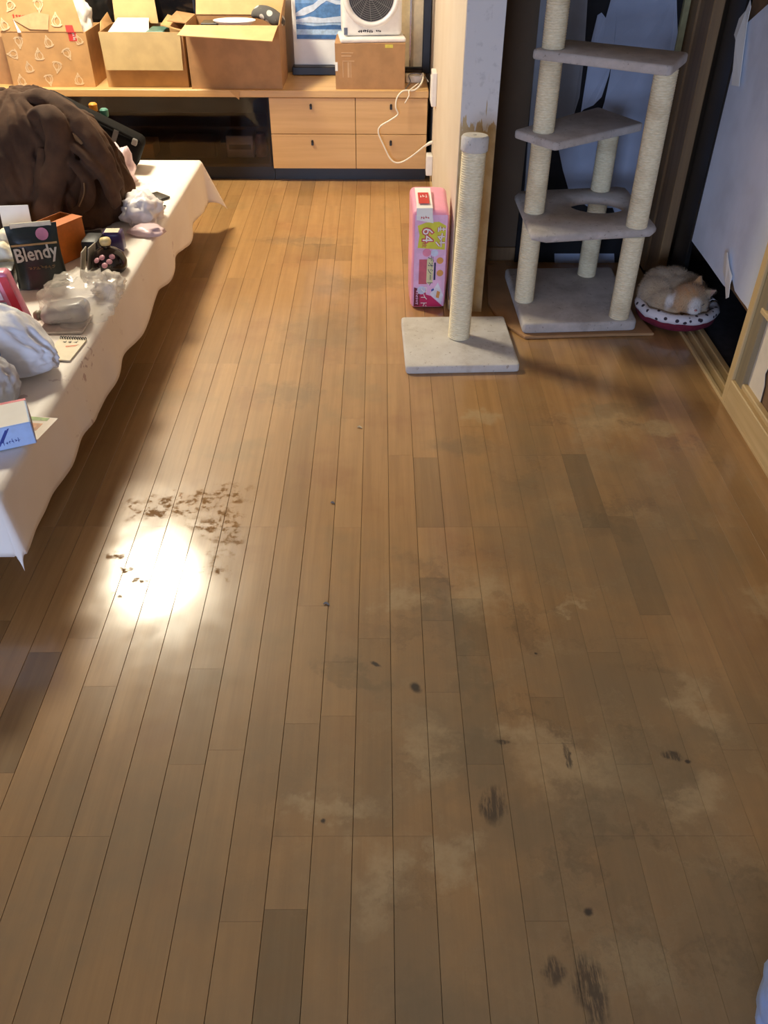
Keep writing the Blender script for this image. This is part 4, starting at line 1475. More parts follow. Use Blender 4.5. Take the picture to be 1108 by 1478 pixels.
# curled trunk: overlapping masses along an arc from haunch to shoulder
arc = [(-0.065, -0.020, 0.050, 0.058), (-0.080, 0.030, 0.062, 0.068), (-0.050, 0.078, 0.070, 0.072), (0.000, 0.090, 0.070, 0.070), (0.045, 0.065, 0.062, 0.064), (0.068, 0.020, 0.055, 0.056), (0.0, 0.03, 0.055, 0.075)]
for (x, y, z, r) in arc:
    ell(b, (x, y, z), (r, r, r * 0.92))
# head resting on the front rim, nose turned down
hx, hy, hz = 0.020, -0.062, 0.078
ell(b, (hx, hy, hz), (0.068, 0.060, 0.055), (0.25, 0, 0.1))
ell(b, (hx - 0.030, hy - 0.008, hz - 0.012), (0.036, 0.036, 0.034))
ell(b, (hx + 0.036, hy - 0.012, hz - 0.012), (0.034, 0.034, 0.032))
ell(b, (hx + 0.006, hy - 0.046, hz - 0.022), (0.028, 0.024, 0.021))
ell(b, (hx - 0.040, hy + 0.03, hz - 0.03), (0.05, 0.05, 0.04))
cone_ear(b, (hx + 0.022, hy + 0.020, hz + 0.030), (hx + 0.036, hy + 0.036, hz + 0.078), 0.024)
cone_ear(b, (hx + 0.045, hy - 0.012, hz + 0.018), (hx + 0.084, hy - 0.022, hz + 0.044), 0.023)
# tail and paw tucked along the front
tube(b, [(-0.09, 0.0, 0.045), (-0.088, -0.05, 0.042), (-0.055, -0.085, 0.040), (-0.02, -0.095, 0.038)], [0.026, 0.022, 0.018, 0.012], 10, 3)
ell(b, (0.055, -0.075, 0.040), (0.036, 0.020, 0.018), (0, 0, -0.3))
raw = bpy.data.objects.new('raw', mesh_of('raw', b, None))
C.objects.link(raw)
md = raw.modifiers.new('r', 'REMESH')
md.mode = 'VOXEL'
md.voxel_size = 0.0045
sm = raw.modifiers.new('s', 'SMOOTH')
sm.iterations = 7
sm.factor = 0.5
dg = bpy.context.evaluated_depsgraph_get()
cme = bpy.data.meshes.new_from_object(raw.evaluated_get(dg))
bpy.data.objects.remove(raw)
cme.name = 'cat_body'


def cat_mat():
    n = NT('cream_orange_fur')
    co = n.obj_co()
    orange = patch_mask(n, n.mapping(co, (1, 1, 0)), [(hx - 0.008, hy - 0.004, 0.068, 0.054, 0.3), (hx + 0.03, hy + 0.01, 0.03, 0.03, 0)], (1.2, 0.5))
    st = n.ss(n.noise(n.mapping(co, (60, 14, 20)), 1.0, 3), 0.35, 0.65)
    c = n.mix(n.ss(n.noise(co, 20, 3), 0.35, 0.7), rgb(196, 170, 138), rgb(176, 148, 116))
    c = n.mix(n.math('MULTIPLY', orange, n.math('ADD', 0.6, n.math('MULTIPLY', st, 0.4))), c, rgb(204, 146, 88))
    white = patch_mask(n, n.mapping(co, (1, 1, 0)), [(hx + 0.008, hy - 0.066, 0.038, 0.017, 0.0), (hx - 0.078, hy - 0.012, 0.016, 0.024, -0.6)], (1.25, 0.5))
    c = n.mix(n.math('MULTIPLY', white, 0.85), c, rgb(230, 220, 212))
    pink = patch_mask(n, n.mapping(co, (1, 1, 0)), [(hx + 0.072, hy - 0.026, 0.010, 0.010, 0)], (1.2, 0.5))
    c = n.mix(n.math('MULTIPLY', pink, 0.6), c, rgb(190, 140, 124))
    n.set(c, 0.95)
    n.b.inputs['Sheen Weight'].default_value = 0.4
    n.bump(n.noise(n.mapping(co, (180, 180, 60)), 1.0, 4, 0.7), 0.8, 0.004)
    return n.m


CAT_M = cat_mat()
cme.materials.clear()
cme.materials.append(CAT_M)
for p in cme.polygons:
    p.use_smooth = True
co_ = bpy.data.objects.new('body', cme)
C.objects.link(co_)
co_.parent = cat
# short fur strands over the body
b = B()
rf = random.Random(3)
vv = [(v.co.copy(), v.normal.copy()) for v in cme.vertices]
for _ in range(9000):
    p, nn = vv[rf.randrange(len(vv))]
    if p.z < 0.012:
        continue
    side = nn.cross(Vector((rf.uniform(-1, 1), rf.uniform(-1, 1), rf.uniform(-1, 1))))
    if side.length < 0.05:
        continue
    side.normalize()
    lean = Vector((-0.3 + rf.uniform(-.5, .5), 0.2 + rf.uniform(-.5, .5), -0.5))
    ln = rf.uniform(0.006, 0.013)
    tip = p + (nn * 0.75 + lean * 0.6).normalized() * ln
    p0 = p - nn * 0.001
    b.faces.new((b.verts.new(p0 - side * 0.0006), b.verts.new(p0 + side * 0.0006), b.verts.new(tip)))
fo = obj('fur', b, CAT_M, cat, recalc=False)
fo['kind'] = 'stuff'
# closed eyes and nose
b = B()
tube(b, [(hx - 0.026, hy - 0.046, hz + 0.000), (hx - 0.020, hy - 0.053, hz - 0.004), (hx - 0.012, hy - 0.056, hz - 0.003)], 0.0016, 6, 3)
obj('eye_line', b, INK_M, cat)
b = B()
tube(b, [(hx + 0.024, hy - 0.052, hz - 0.003), (hx + 0.034, hy - 0.050, hz - 0.004), (hx + 0.041, hy - 0.045, hz + 0.000)], 0.0016, 6, 3)
obj('eye_line', b, INK_M, cat)
b = B()
ell(b, (hx + 0.006, hy - 0.069, hz - 0.016), (0.006, 0.004, 0.004), sub=2)
obj('nose', b, M('pink_nose', rgb(200, 130, 124), 0.5), cat, True)

# ================================================================== LOW TABLE AND WHAT LIES ON IT
TT = 0.330            # table top height
EDGE = lambda y: -0.812 - (3.94 - y) * 0.0160   # x of the long edge towards the room
tr = thing('low_table', 'long low wooden table under the white cloth', 'table', (-1.30, 2.68, 0), rz=0.0)
b = B()
y0, y1 = 1.47, 3.93
slab(b, [(-1.80 + 1.30, y0 - 2.68), (EDGE(y0) + 1.30 - 0.004, y0 - 2.68), (EDGE(y1) + 1.30 - 0.004, y1 - 2.68), (-1.76 + 1.30, y1 - 2.68)], TT - 0.035, TT - 0.002, 0.004, 2)
obj('table_top', b, M_wood('brown_table_wood', rgb(120, 80, 48), rgb(146, 100, 62), 'y', 0.4), tr)
for (x, y) in ((-0.42, -0.98), (0.34, -0.98), (0.40, 1.12), (-0.40, 1.12)):
    obj('leg', bx(x - 0.03, x + 0.03, y - 0.03, y + 0.03, 0.0, TT - 0.035, bev=0.004), M_wood('table_leg_wood', rgb(110, 72, 42), rgb(136, 92, 56), 'z', 0.45), tr)

# cloth: flat over the top, rounded over the edge, hanging with folds; corners hang in points
b = B()
OV = 0.185
TC = TT + 0.0012


def cloth_pt(u, v):
    """u along the room (y), v across (x to the room); overhang beyond the edge hangs down"""
    yy = min(max(u, y0), y1)
    xe = EDGE(yy)
    xw = -1.80 + (yy - y0) / (y1 - y0) * 0.04
    a = max(0.0, v - xe)                 # beyond the long edge
    a2 = max(0.0, xw - v)
    c = max(0.0, u - y1)
    c2 = max(0.0, y0 - u)
    dx = a if a > 0 else -a2
    dy = c if c > 0 else -c2
    d_ = math.hypot(dx, dy)
    xb = min(max(v, xw), xe)
    if d_ < 1e-6:
        return Vector((xb, yy, TC + 0.0012 * noise.noise(Vector((xb * 6, yy * 6, 2)))))
    ox, oy = dx / d_, dy / d_
    r = 0.010
    ang = min(d_ / r, PI / 2)
    out = r * math.sin(ang)
    drop = r * (1 - math.cos(ang))
    L = max(0.0, d_ - r * PI / 2)
    s = yy if abs(ox) > 0.5 else xb
    corner = min(abs(ox), abs(oy))
    wave = 0.5 + 0.5 * math.sin(s * 17 + 2.2 * noise.noise(Vector((s * 2.2, 7, 1)))) * 0.8 + 0.5 * noise.noise(Vector((s * 9, 1, 4)))
    fl = 0.10 + 0.10 * corner if oy >= 0 else 0.10 - 0.08 * abs(oy)
    f_out = L * fl * wave + L * corner * (0.55 if oy > 0 else -0.02)
    side = L * 0.04 * noise.noise(Vector((s * 7, 3, 9)))
    z = TC - drop - L * (1 - (0.10 if oy >= 0 else 0.18) * corner)
    return Vector((xb + ox * (out + f_out) + abs(oy) * side, yy + oy * (out + f_out) + abs(ox) * side, z))


def spaced(lo, hi, n_mid, e0, e1):
    xs = [lo - e0 + e0 * i / 12 for i in range(12)]
    xs += [lo + (hi - lo) * i / n_mid for i in range(n_mid + 1)]
    xs += [hi + e1 * (i + 1) / 12 for i in range(12)]
    return xs


us = spaced(y0, y1, 130, OV, OV)
rows = []
for u in us:
    yy = min(max(u, y0), y1)
    xe = EDGE(yy)
    xw = -1.80 + (yy - y0) / (y1 - y0) * 0.04
    hem = OV + 0.010 * math.sin(yy * 15) + 0.012 * noise.noise(Vector((yy * 6, 0, 3)))
    rows.append([b.verts.new(cloth_pt(u, v)) for v in spaced(xw, xe, 30, 0.15, hem)])
for r0, r1 in zip(rows, rows[1:]):
    for i in range(len(r0) - 1):
        b.faces.new((r0[i], r0[i + 1], r1[i + 1], r1[i]))
tc = obj('tablecloth', b, TCLOTH_M, smooth=True)
tag(tc, 'white cloth with faint reddish floral print draped over the low table', 'tablecloth')
sol = tc.modifiers.new('thickness', 'SOLIDIFY')
sol.thickness = 0.0012
sol.offset = 1.0
ZC = TC + 0.0035      # things rest here

# ---------------- brown coat
coat = thing('brown_coat', 'heaped dark brown fleece coat on the low table', 'coat', (-1.29, 3.26, ZC))
COAT_M = NT('brown_fleece_coat')
_co = COAT_M.obj_co()
_f = COAT_M.noise(_co, 9, 4)
COAT_M.set(COAT_M.mix(COAT_M.ss(_f, 0.3, 0.7), rgb(62, 40, 24), rgb(88, 60, 38)), 0.95)
COAT_M.bump(COAT_M.noise(_co, 300, 3), 0.4, 0.002)
COAT_M = COAT_M.m


def ridged(p):
    return 1 - abs(noise.noise(p)) * 2


b = B()
NT_, NZ = 200, 90
rings = []
for j in range(NZ + 1):
    t = j / NZ
    ring = []
    for i in range(NT_):
        a = 2 * PI * i / NT_
        zz = 0.412 * math.sin(t * PI / 2)
        rr = max(math.cos(t * PI / 2), 0.0) ** 0.8
        w_ = Vector((math.cos(a) * 2.0, math.sin(a) * 2.0, t * 0.9))
        warp = noise.noise_vector(w_ * 1.1 + Vector((3, 5, 1))) * 0.55
        q = Vector((math.cos(a) * 2.6 + t * 0.9, math.sin(a) * 2.6, t * 1.1)) + warp
        fold = ridged(q * 1.15) * 0.055 + ridged(q * 2.4 + Vector((9, 2, 4))) * 0.026 + noise.noise(q * 5) * 0.008
        env = min(1.0, 4 * (1 - t)) * (0.55 + 0.45 * (1 - t))
        r = rr + (fold - 0.03) * env * 2.4
        x = 0.335 * r * math.cos(a) - 0.02 * t
        y = 0.25 * r * math.sin(a) - 0.02 * t
        z = zz * (1 + 0.05 * noise.noise(Vector((x * 6, y * 6, 3)))) + fold * 0.35 * t * (1 - rr * 0.5)
        ring.append(b.verts.new((x, y, max(z, 0.0))))
    rings.append(ring)
for A, Bq in zip(rings, rings[1:]):
    for i in range(NT_):
        i2 = (i + 1) % NT_
        b.faces.new((A[i], A[i2], Bq[i2], Bq[i]))
b.faces.new(rings[-1])
b.faces.new(list(reversed(rings[0])))


def C_(px, py, y):
    p = on_y(px, py, y)
    return (p.x + 1.29, p.y - 3.26, p.z - ZC)


# folds laid over the heap, blended into it: sleeve, front edge, hem and collar rolls
tube(b, [C_(45, 172, 3.16), C_(62, 160, 3.10), C_(78, 176, 3.06), C_(88, 215, 3.045), C_(82, 262, 3.03), C_(68, 300, 3.02), C_(60, 326, 3.03)], [0.020, 0.034, 0.044, 0.050, 0.052, 0.050, 0.040], 20, 7, 0.55, 0.30, 3)
tube(b, [C_(50, 185, 3.10), C_(41, 225, 3.06), C_(39, 270, 3.04), C_(33, 326, 3.03)], [0.014, 0.022, 0.026, 0.026], 14, 7, 0.6, 0.3, 8)
tube(b, [C_(60, 215, 3.05), C_(58, 262, 3.02), C_(50, 322, 3.01)], [0.010, 0.020, 0.020], 14, 7, 0.6, 0.3, 9)
tube(b, [C_(96, 225, 3.06), C_(114, 242, 3.03), C_(127, 264, 3.02), C_(124, 292, 3.02), C_(106, 314, 3.02)], [0.014, 0.024, 0.028, 0.028, 0.018], 16, 7, 0.6, 0.3, 5)
tube(b, [C_(98, 205, 3.07), C_(128, 228, 3.06), C_(152, 258, 3.07), C_(168, 295, 3.10)], [0.016, 0.034, 0.040, 0.030], 16, 7, 0.55, 0.3, 12)
tube(b, [C_(20, 150, 3.22), C_(50, 140, 3.20), C_(90, 152, 3.16), C_(122, 188, 3.11), C_(150, 228, 3.10), C_(172, 272, 3.12)], [0.03, 0.036, 0.040, 0.042, 0.040, 0.028], 16, 7, 0.6, 0.3, 11)
tube(b, [C_(95, 262, 3.03), C_(84, 290, 3.02), C_(88, 325, 3.02)], [0.012, 0.022, 0.02], 14, 7, 0.6, 0.3, 21)
for v in b.verts:
    v.co.z = max(v.co.z, 0.0)
raw = bpy.data.objects.new('raw', mesh_of('raw', b, None))
C.objects.link(raw)
md = raw.modifiers.new('r', 'REMESH')
md.mode = 'VOXEL'
md.voxel_size = 0.0055
sm = raw.modifiers.new('s', 'SMOOTH')
sm.iterations = 4
sm.factor = 0.5
me_ = bpy.data.meshes.new_from_object(raw.evaluated_get(bpy.context.evaluated_depsgraph_get()))
bpy.data.objects.remove(raw)
me_.name = 'coat_body'
_pn = [(v.co.copy(), v.normal.copy()) for v in me_.vertices]
_flat = []
for p, nr_ in _pn:
    w_ = noise.noise_vector(p * 7) * 0.06
    rdg = 0.5 - abs(noise.noise(Vector((p.x * 16 + p.z * 5, p.y * 12, p.z * 7)) + w_ * 14))
    q = p + nr_ * (rdg * 0.011 if p.z > 0.01 else 0.0)
    _flat += [q.x, q.y, max(q.z, 0.0)]
me_.vertices.foreach_set('co', _flat)
me_.update()
me_.materials.clear()
me_.materials.append(COAT_M)
for p in me_.polygons:
    p.use_smooth = True
cbo = bpy.data.objects.new('coat_body', me_)
C.objects.link(cbo)
cbo.parent = coat
b = B()
tube(b, [C_(121, 264, 2.985), C_(121, 280, 2.98), C_(114, 298, 2.98)], 0.0022, 6, 5)
obj('hem_stitching', b, M('tan_stitching', rgb(128, 100, 66), 0.8), coat, True, label='tan stitched edge')
# dark clothing beside it
o = obj('dark_clothes', crumple((0.15, 0.13, 0.16), 31, 4, 0.3, 2.2, -0.6), M('black_navy_cloth', rgb(24, 24, 30), 0.9, 0.15, 10), smooth=True)
o.location = (-1.585, 2.86, ZC)
tag(o, 'black folded clothes beside the heaped brown coat', 'clothes')

# ---------------- black bag behind the coat
bag = thing('black_tote_bag', 'black soft bag with a zip leaning behind the brown coat', 'bag', (-1.10, 3.80, ZC))
bm_ = Matrix.Rotation(0.47, 4, 'Y')
bagm = M('black_nylon', rgb(15, 14, 14), 0.8, 0.12, 30, 0.3, 220, Specular_IOR_Level=0.12)
b = B()
box(b, -0.40, 0.03, -0.06, 0.07, 0.0, 0.145, bev=0.025, seg=3, mat=bm_)
for v in b.verts:
    v.co += noise.noise_vector(v.co * 12) * 0.006
zmin = min(v.co.z for v in b.verts)
for v in b.verts:
    v.co.z -= zmin
obj('bag_body', b, bagm, bag, 50)
lift = Matrix.Translation((0, 0, -zmin))
b = B()
tube(b, [lift @ bm_ @ Vector(p) for p in ((-0.38, -0.055, 0.150), (-0.25, -0.058, 0.149), (-0.10, -0.058, 0.149), (0.02, -0.055, 0.146))], 0.007, 8, 4)
obj('rim_piping', b, bagm, bag, True)
b = B()
tube(b, [lift @ bm_ @ Vector(p) for p in ((-0.30, -0.064, 0.158), (-0.24, -0.066, 0.160), (-0.18, -0.064, 0.157))], 0.006, 6, 3, 0.4)
obj('zip', b, M('grey_zip', rgb(120, 120, 126), 0.35, 0.05, metal=0.6), bag, label='grey zip')
b = B()
box(b, -0.09, -0.07, -0.066, -0.055, 0.0, 0.150, mat=lift @ bm_)
obj('strap', b, M('grey_strap', rgb(84, 82, 82), 0.6), bag)
b = B()
box(b, -0.01, 0.012, -0.07, -0.052, 0.125, 0.152, bev=0.003, mat=lift @ bm_)
obj('buckle', b, M('grey_buckle', rgb(120, 116, 112), 0.4), bag)
for (px, py, nm, colr, lbl) in ((134, 152, 'orange_cap', rgb(240, 150, 44), 'bottle with an orange cap standing behind the black bag'), (150, 160, 'green_cap', rgb(70, 128, 112), 'bottle with a green cap standing behind the black bag')):
    c = on_y(px, py, 3.905)
    t_ = thing('bottle', lbl, 'bottle', (c.x, 3.905, ZC), group='bottles behind the black bag')
    hgt = c.z - ZC
    b = B()
    lathe(b, [(0, 0), (0.020, 0), (0.022, 0.01), (0.022, hgt - 0.06), (0.012, hgt - 0.035), (0.012, hgt - 0.02), (0.0, hgt - 0.02)], 20)
    obj('bottle_body', b, DKGREY_M, t_, 40)
    b = B()
    lathe(b, [(0.0, hgt - 0.022), (0.017, hgt - 0.022), (0.018, hgt + 0.004), (0.012, hgt + 0.010), (0, hgt + 0.011)], 20)
    obj('cap', b, M(nm, colr, 0.4), t_, 40)
b = B()
box(b, -1.155, -1.095, 3.69, 3.735, ZC, ZC + 0.075, bev=0.003)
tag(obj('mustard_carton', b, M('mustard_card', rgb(214, 166, 74), 0.6, 0.05)), 'small mustard carton beside the black bag', 'carton')

# ---------------- white and pink plastic bags at the far end
BAGF_M = M_thin('milky_bag_film', rgb(244, 236, 234), 0.88, 0.28)
PINKF_M = M_thin('pink_tint_bag_film', rgb(240, 212, 216), 0.85, 0.28)
o = obj('plastic_bag', crumple((0.072, 0.085, 0.062), 12, 4, 0.34, 2.4, -0.5), BAGF_M, smooth=True)
o.location = (-0.892, 3.165, ZC)
tag(o, 'white plastic bag slumped beside the brown coat and the phone', 'bag')
o = obj('plastic_bag', crumple((0.055, 0.075, 0.085), 17, 4, 0.36, 2.2, -0.6), PINKF_M, smooth=True)
o.location = (-1.080, 3.605, ZC)
tag(o, 'pinkish crumpled plastic bag between the black bag and the brown coat', 'bag')
o = obj('plastic_bag', crumple((0.060, 0.045, 0.018), 23, 3, 0.4, 2.4, -0.4), PINKF_M, smooth=True)
o.location = (-0.852, 3.030, ZC)
tag(o, 'flat pinkish bag end at the table edge beside the white bag', 'bag')
b = B()
box(b, -0.045, 0.045, -0.024, 0.024, 0.0, 0.008, bev=0.003, seg=2)
ph = obj('phone_case', b, BLACK_M, smooth=40)
ph.location, ph.rotation_euler = (-0.890, 3.425, ZC), (0, 0, -0.75)
tag(ph, 'small black phone case lying on the white cloth', 'phone')
b = B()
ell(b, (0, 0, 0.003), (0.006, 0.004, 0.004), sub=2)
o = obj('black_crumb', b, BLACK_M)
o.location = (-0.845, 3.315, ZC - 0.001)
tag(o, 'tiny black crumb on the white cloth near the phone', 'crumb')

# ---------------- orange box, coffee bag, papers
ob = thing('orange_box', 'open orange cardboard box behind the dark coffee bag', 'box', (-1.092, 2.80, ZC), rz=-0.52)
ORANGE_M = M('orange_card', rgb(206, 112, 38), 0.5, 0.06)
t, w, d, h_ = 0.002, 0.050, 0.075, 0.125
obj('panel', bx(w - t, w, -d, d, 0, h_), ORANGE_M, ob)
obj('panel', bx(-w, -w + t, -d, d, 0, h_), ORANGE_M, ob)
obj('panel', bx(-w + t, w - t, -d, -d + t, 0, h_ * 0.8), M('tan_card_inside', rgb(196, 158, 92), 0.6), ob)
obj('panel', bx(-w + t, w - t, d - t, d, 0, h_), ORANGE_M, ob)
obj('base_panel', bx(-w + t, w - t, -d + t, d - t, 0, t), ORANGE_M, ob)
obj('lid', bx(0.004, w + 0.002, -d, d + 0.002, h_, h_ + t), ORANGE_M, ob)
b = B()
box(b, -0.03, 0.03, -0.05, 0.05, t + .0005, h_ - 0.012, bev=0.006, seg=2)
o = obj('sachet_bundle', b, M('steel_blue_foil', rgb(84, 96, 116), 0.3, 0.1))
o.location, o.rotation_euler = (-1.092, 2.80, ZC), (0, 0, -0.52)
tag(o, 'blue grey sachets inside the orange box', 'sachets')

cb = thing('coffee_bag', 'dark green coffee bag with silver lettering in front of the orange box', 'bag', (-1.085, 2.575, ZC), rz=0.28)
GREENBLK_M = M('dark_green_foil', rgb(26, 34, 28), 0.3, 0.15, 20, 0.25, 25, 0.004)
b = B()
nx, nz = 12, 16
hgt, hwid = 0.185, 0.078
front, back = [], []
for j in range(nz + 1):
    tz = j / nz
    th_ = 0.034 * (1 - tz ** 2.2) + 0.003
    fr_, bk_ = [], []
    for i in range(nx + 1):
        s = i / nx * 2 - 1
        bul = th_ * (1 - abs(s) ** 3 * 0.6)
        nn = noise.noise(Vector((s * 2, tz * 3, 5))) * 0.004 * (1 if tz < 0.85 else 0.3)
        x = s * hwid * (1 - 0.08 * math.sin(tz * PI))
        fr_.append(b.verts.new((x, -bul + nn + 0.030 * tz, tz * hgt)))
        bk_.append(b.verts.new((x, bul + nn * .5 + 0.030 * tz, tz * hgt)))
    front.append(fr_)
    back.append(bk_)
for j in range(nz):
    for i in range(nx):
        b.faces.new((front[j][i], front[j][i + 1], front[j + 1][i + 1], front[j + 1][i]))
        b.faces.new((back[j][i + 1], back[j][i], back[j + 1][i], back[j + 1][i + 1]))
    b.faces.new((front[j][nx], back[j][nx], back[j + 1][nx], front[j + 1][nx]))
    b.faces.new((back[j][0], front[j][0], front[j + 1][0], back[j + 1][0]))
for i in range(nx):
    b.faces.new((front[nz][i], front[nz][i + 1], back[nz][i + 1], back[nz][i]))
    b.faces.new((back[0][i], back[0][i + 1], front[0][i + 1], front[0][i]))
obj('pouch', b, GREENBLK_M, cb, 60)


def cbm(x, tz, lift=0.0015):
    th_ = 0.034 * (1 - tz ** 2.2) + 0.003
    s = x / hwid
    y = -th_ * (1 - abs(s) ** 3 * 0.6) + 0.030 * tz - lift - 0.004
    return frame_mtx((x, y, tz * hgt), (1, 0, 0), (0, 0.32, 1))


SILV_M = M('silver_print', rgb(198, 200, 192), 0.35, 0.03)
text('Blendy', 0.058, SILV_M, cb, cbm(0.0, 0.58) @ Matrix.Rotation(0.07, 4, 'Z'), 'silver_lettering', 0.0006, sx=0.82, bold=0.0012)
obj('cream_flap', bx(-0.060, 0.062, 0.024, 0.030, 0.172, 0.192, bev=0.001), M('cream_fold', rgb(206, 200, 176), 0.4), cb)
b = B()
lathe(b, [(0.0, 0.0), (0.019, 0.0), (0.019, 0.0008), (0, 0.0008)], 20, mat=cbm(0.030, 0.86))
obj('pink_seal', b, M('pink_seal', rgb(196, 116, 140), 0.4), cb)
b = B()
box(b, -0.066, 0.070, -0.0012, 0.0, -0.003, 0.003, mat=cbm(0.0, 0.74) @ Matrix.Rotation(-PI / 2, 4, 'X') if False else Matrix.Translation((0, -0.014, 0.74 * hgt)))
obj('gold_band', b, M('gold_band', rgb(158, 132, 88), 0.35), cb)
marks(cb, cbm(0.01, 0.36), 0.08, 0.012, 7, M('dull_gold_print', rgb(120, 100, 60), 0.4), 4)

o = obj('paper_bag', crumple((0.085, 0.085, 0.065), 41, 4, 0.3, 2.3, -0.45), M('cream_tissue', rgb(248, 238, 208), 0.6, 0.04, 10), smooth=True)
o.location = (-1.270, 2.76, ZC)
tag(o, 'cream crumpled paper packet left of the orange box', 'packet')
b = B()
box(b, -0.05, 0.05, -0.002, 0.002, 0.0, 0.13, bev=0.001)
o = obj('note_card', b, WHITE_M)
o.location, o.rotation_euler = (-1.275, 2.92, ZC), (-0.2, 0, 0.1)
tag(o, 'white card propped behind the cream paper packet', 'card')
b = B()
box(b, -0.07, 0.07, -0.04, 0.04, 0.0, 0.05, bev=0.008, seg=2)
o = obj('black_box', b, BLACK_M, smooth=40)
o.location, o.rotation_euler = (-1.250, 2.595, ZC), (0, 0, 0.2)
tag(o, 'black lidded box left of the dark coffee bag', 'box')

# dark things by the coat
b = B()
box(b, -0.06, 0.06, -0.035, 0.035, 0.0, 0.022, bev=0.005, seg=2)
o = obj('black_remote', b, DKGREY_M, smooth=40)
o.location, o.rotation_euler = (-1.055, 2.955, ZC), (0, 0, 0.35)
tag(o, 'black remote lying at the foot of the brown coat', 'remote')
b = B()
box(b, -0.030, 0.030, -0.045, 0.045, 0.0, 0.075, bev=0.012, seg=2)
o = obj('black_pouch', b, M('black_leather', rgb(24, 22, 22), 0.5, 0.1), smooth=40)
o.location, o.rotation_euler = (-0.975, 2.795, ZC), (0, 0, 0.0)
tag(o, 'black upright pouch between the orange box and the dark bottle', 'pouch')
for i, (x, y, a) in enumerate(((-0.968, 2.70, 0.5), (-0.985, 2.66, 0.35))):
    b = B()
    box(b, -0.002, 0.002, -0.028, 0.028, 0.0, 0.085, bev=0.001)
    o = obj('grey_card', b, M('grey_cream_card', rgb(176, 166, 150), 0.6))
    o.location, o.rotation_euler = (x, y, ZC + 0.0005), (0, 0.25, 0.35 - a)
    tag(o, ('grey card leaning on the black pouch, next to the dark bottle', 'grey card leaning on the black pouch, next to the orange box')[i], 'card', 'cards leaning on the black pouch')
# dark bottle on its side, flower label
jb = thing('dark_bottle', 'squat dark bottle with a pink flower label and cream stopper', 'bottle', (-0.900, 2.695, ZC), rz=0.1)
b = B()
lathe(b, [(0, 0), (0.048, 0), (0.056, 0.010), (0.058, 0.030), (0.050, 0.055), (0.030, 0.072), (0.014, 0.078), (0.014, 0.088), (0, 0.088)], 32)
obj('bottle_body', b, M('dark_brown_glass', rgb(30, 20, 20), 0.12, 0.05), jb, 50)
b = B()
lathe(b, [(0, 0.086), (0.016, 0.086), (0.019, 0.096), (0.016, 0.106), (0, 0.110)], 20)
obj('stopper', b, M('cream_stopper', rgb(222, 200, 140), 0.5), jb, True, label='cream stopper')
b = B()
for (a, z) in ((-2.1, 0.052), (-1.8, 0.060), (-1.35, 0.050), (-1.1, 0.060), (-1.6, 0.042)):
    r_ = 0.050 - (z - 0.055) * 1.2 + 0.0025
    ell(b, (r_ * math.cos(a), r_ * math.sin(a), z), (0.010, 0.010, 0.003), (0.7, 0, a + PI / 2), 2)
obj('flower_label', b, M('pink_flower_print', rgb(206, 150, 160), 0.4), jb, True, label='pink flower label')
pt = thing('purple_tin', 'purple tin with a cream label behind the dark bottle', 'tin', (-0.925, 2.865, ZC), rz=0.05)
b = B()
box(b, -0.034, 0.034, -0.028, 0.028, 0.0, 0.070, bev=0.010, seg=3)
obj('tin_body', b, M('purple_enamel', rgb(62, 44, 96), 0.3, 0.08), pt, 40)
obj('cream_label', bx(-0.024, 0.024, -0.022, 0.018, 0.0702, 0.0710), M('cream_label', rgb(216, 204, 176), 0.5), pt)
obj('silver_edge', bx(-0.036, -0.034, -0.020, 0.020, 0.010, 0.060), M('steel_edge', rgb(150, 152, 160), 0.3, 0.03, metal=0.7), pt)

# ---------------- clear pouch with white container
tray = tag(obj('white_tray', bx(-0.995, -0.865, 2.225, 2.345, ZC, ZC + 0.006, bev=0.002), M('offwhite_card', rgb(224, 212, 200), 0.6)), 'flat off-white card under the clear plastic pouch', 'card')
wc = thing('grey_container', 'glossy pale grey rounded container inside the clear pouch', 'container', (-0.925, 2.305, ZC + 0.0065), rz=0.15)
b = B()
box(b, -0.075, 0.065, -0.042, 0.042, 0.0, 0.060, bev=0.026, seg=5)
for v in b.verts:
    v.co.z *= 1 - 0.25 * max(0, -v.co.x / 0.07)
obj('container_body', b, M('pale_grey_gloss', rgb(196, 192, 190), 0.25, 0.03), wc, True)
b = B()
lathe(b, [(0, 0), (0.014, 0), (0.016, 0.012), (0.010, 0.022), (0, 0.024)], 16, mat=Matrix.Translation((-0.072, -0.01, 0.024)) @ Matrix.Rotation(-PI / 2, 4, 'Y'))
obj('spout', b, M('olive_grey', rgb(140, 136, 116), 0.4), wc, True)
CLEAR_M = M_thin('clear_film', rgb(236, 230, 220), 0.30, 0.12, 0.9)
b = crumple((0.100, 0.110, 0.075), 52, 4, 0.38, 2.2, -0.4)
o = obj('clear_pouch', b, CLEAR_M, smooth=True)
o.location = (-0.910, 2.375, ZC + 0.0005)
tag(o, 'crumpled clear plastic pouch in front of the dark coffee bag', 'pouch')
o = obj('clear_wrapper', crumple((0.045, 0.055, 0.040), 57, 4, 0.45, 2.6, -0.4), M_thin('shiny_film', rgb(240, 232, 222), 0.55, 0.1, 1.0), smooth=True)
o.location = (-0.858, 2.52, ZC + 0.0005)
tag(o, 'shiny crumpled wrapper beside the clear pouch', 'wrapper')

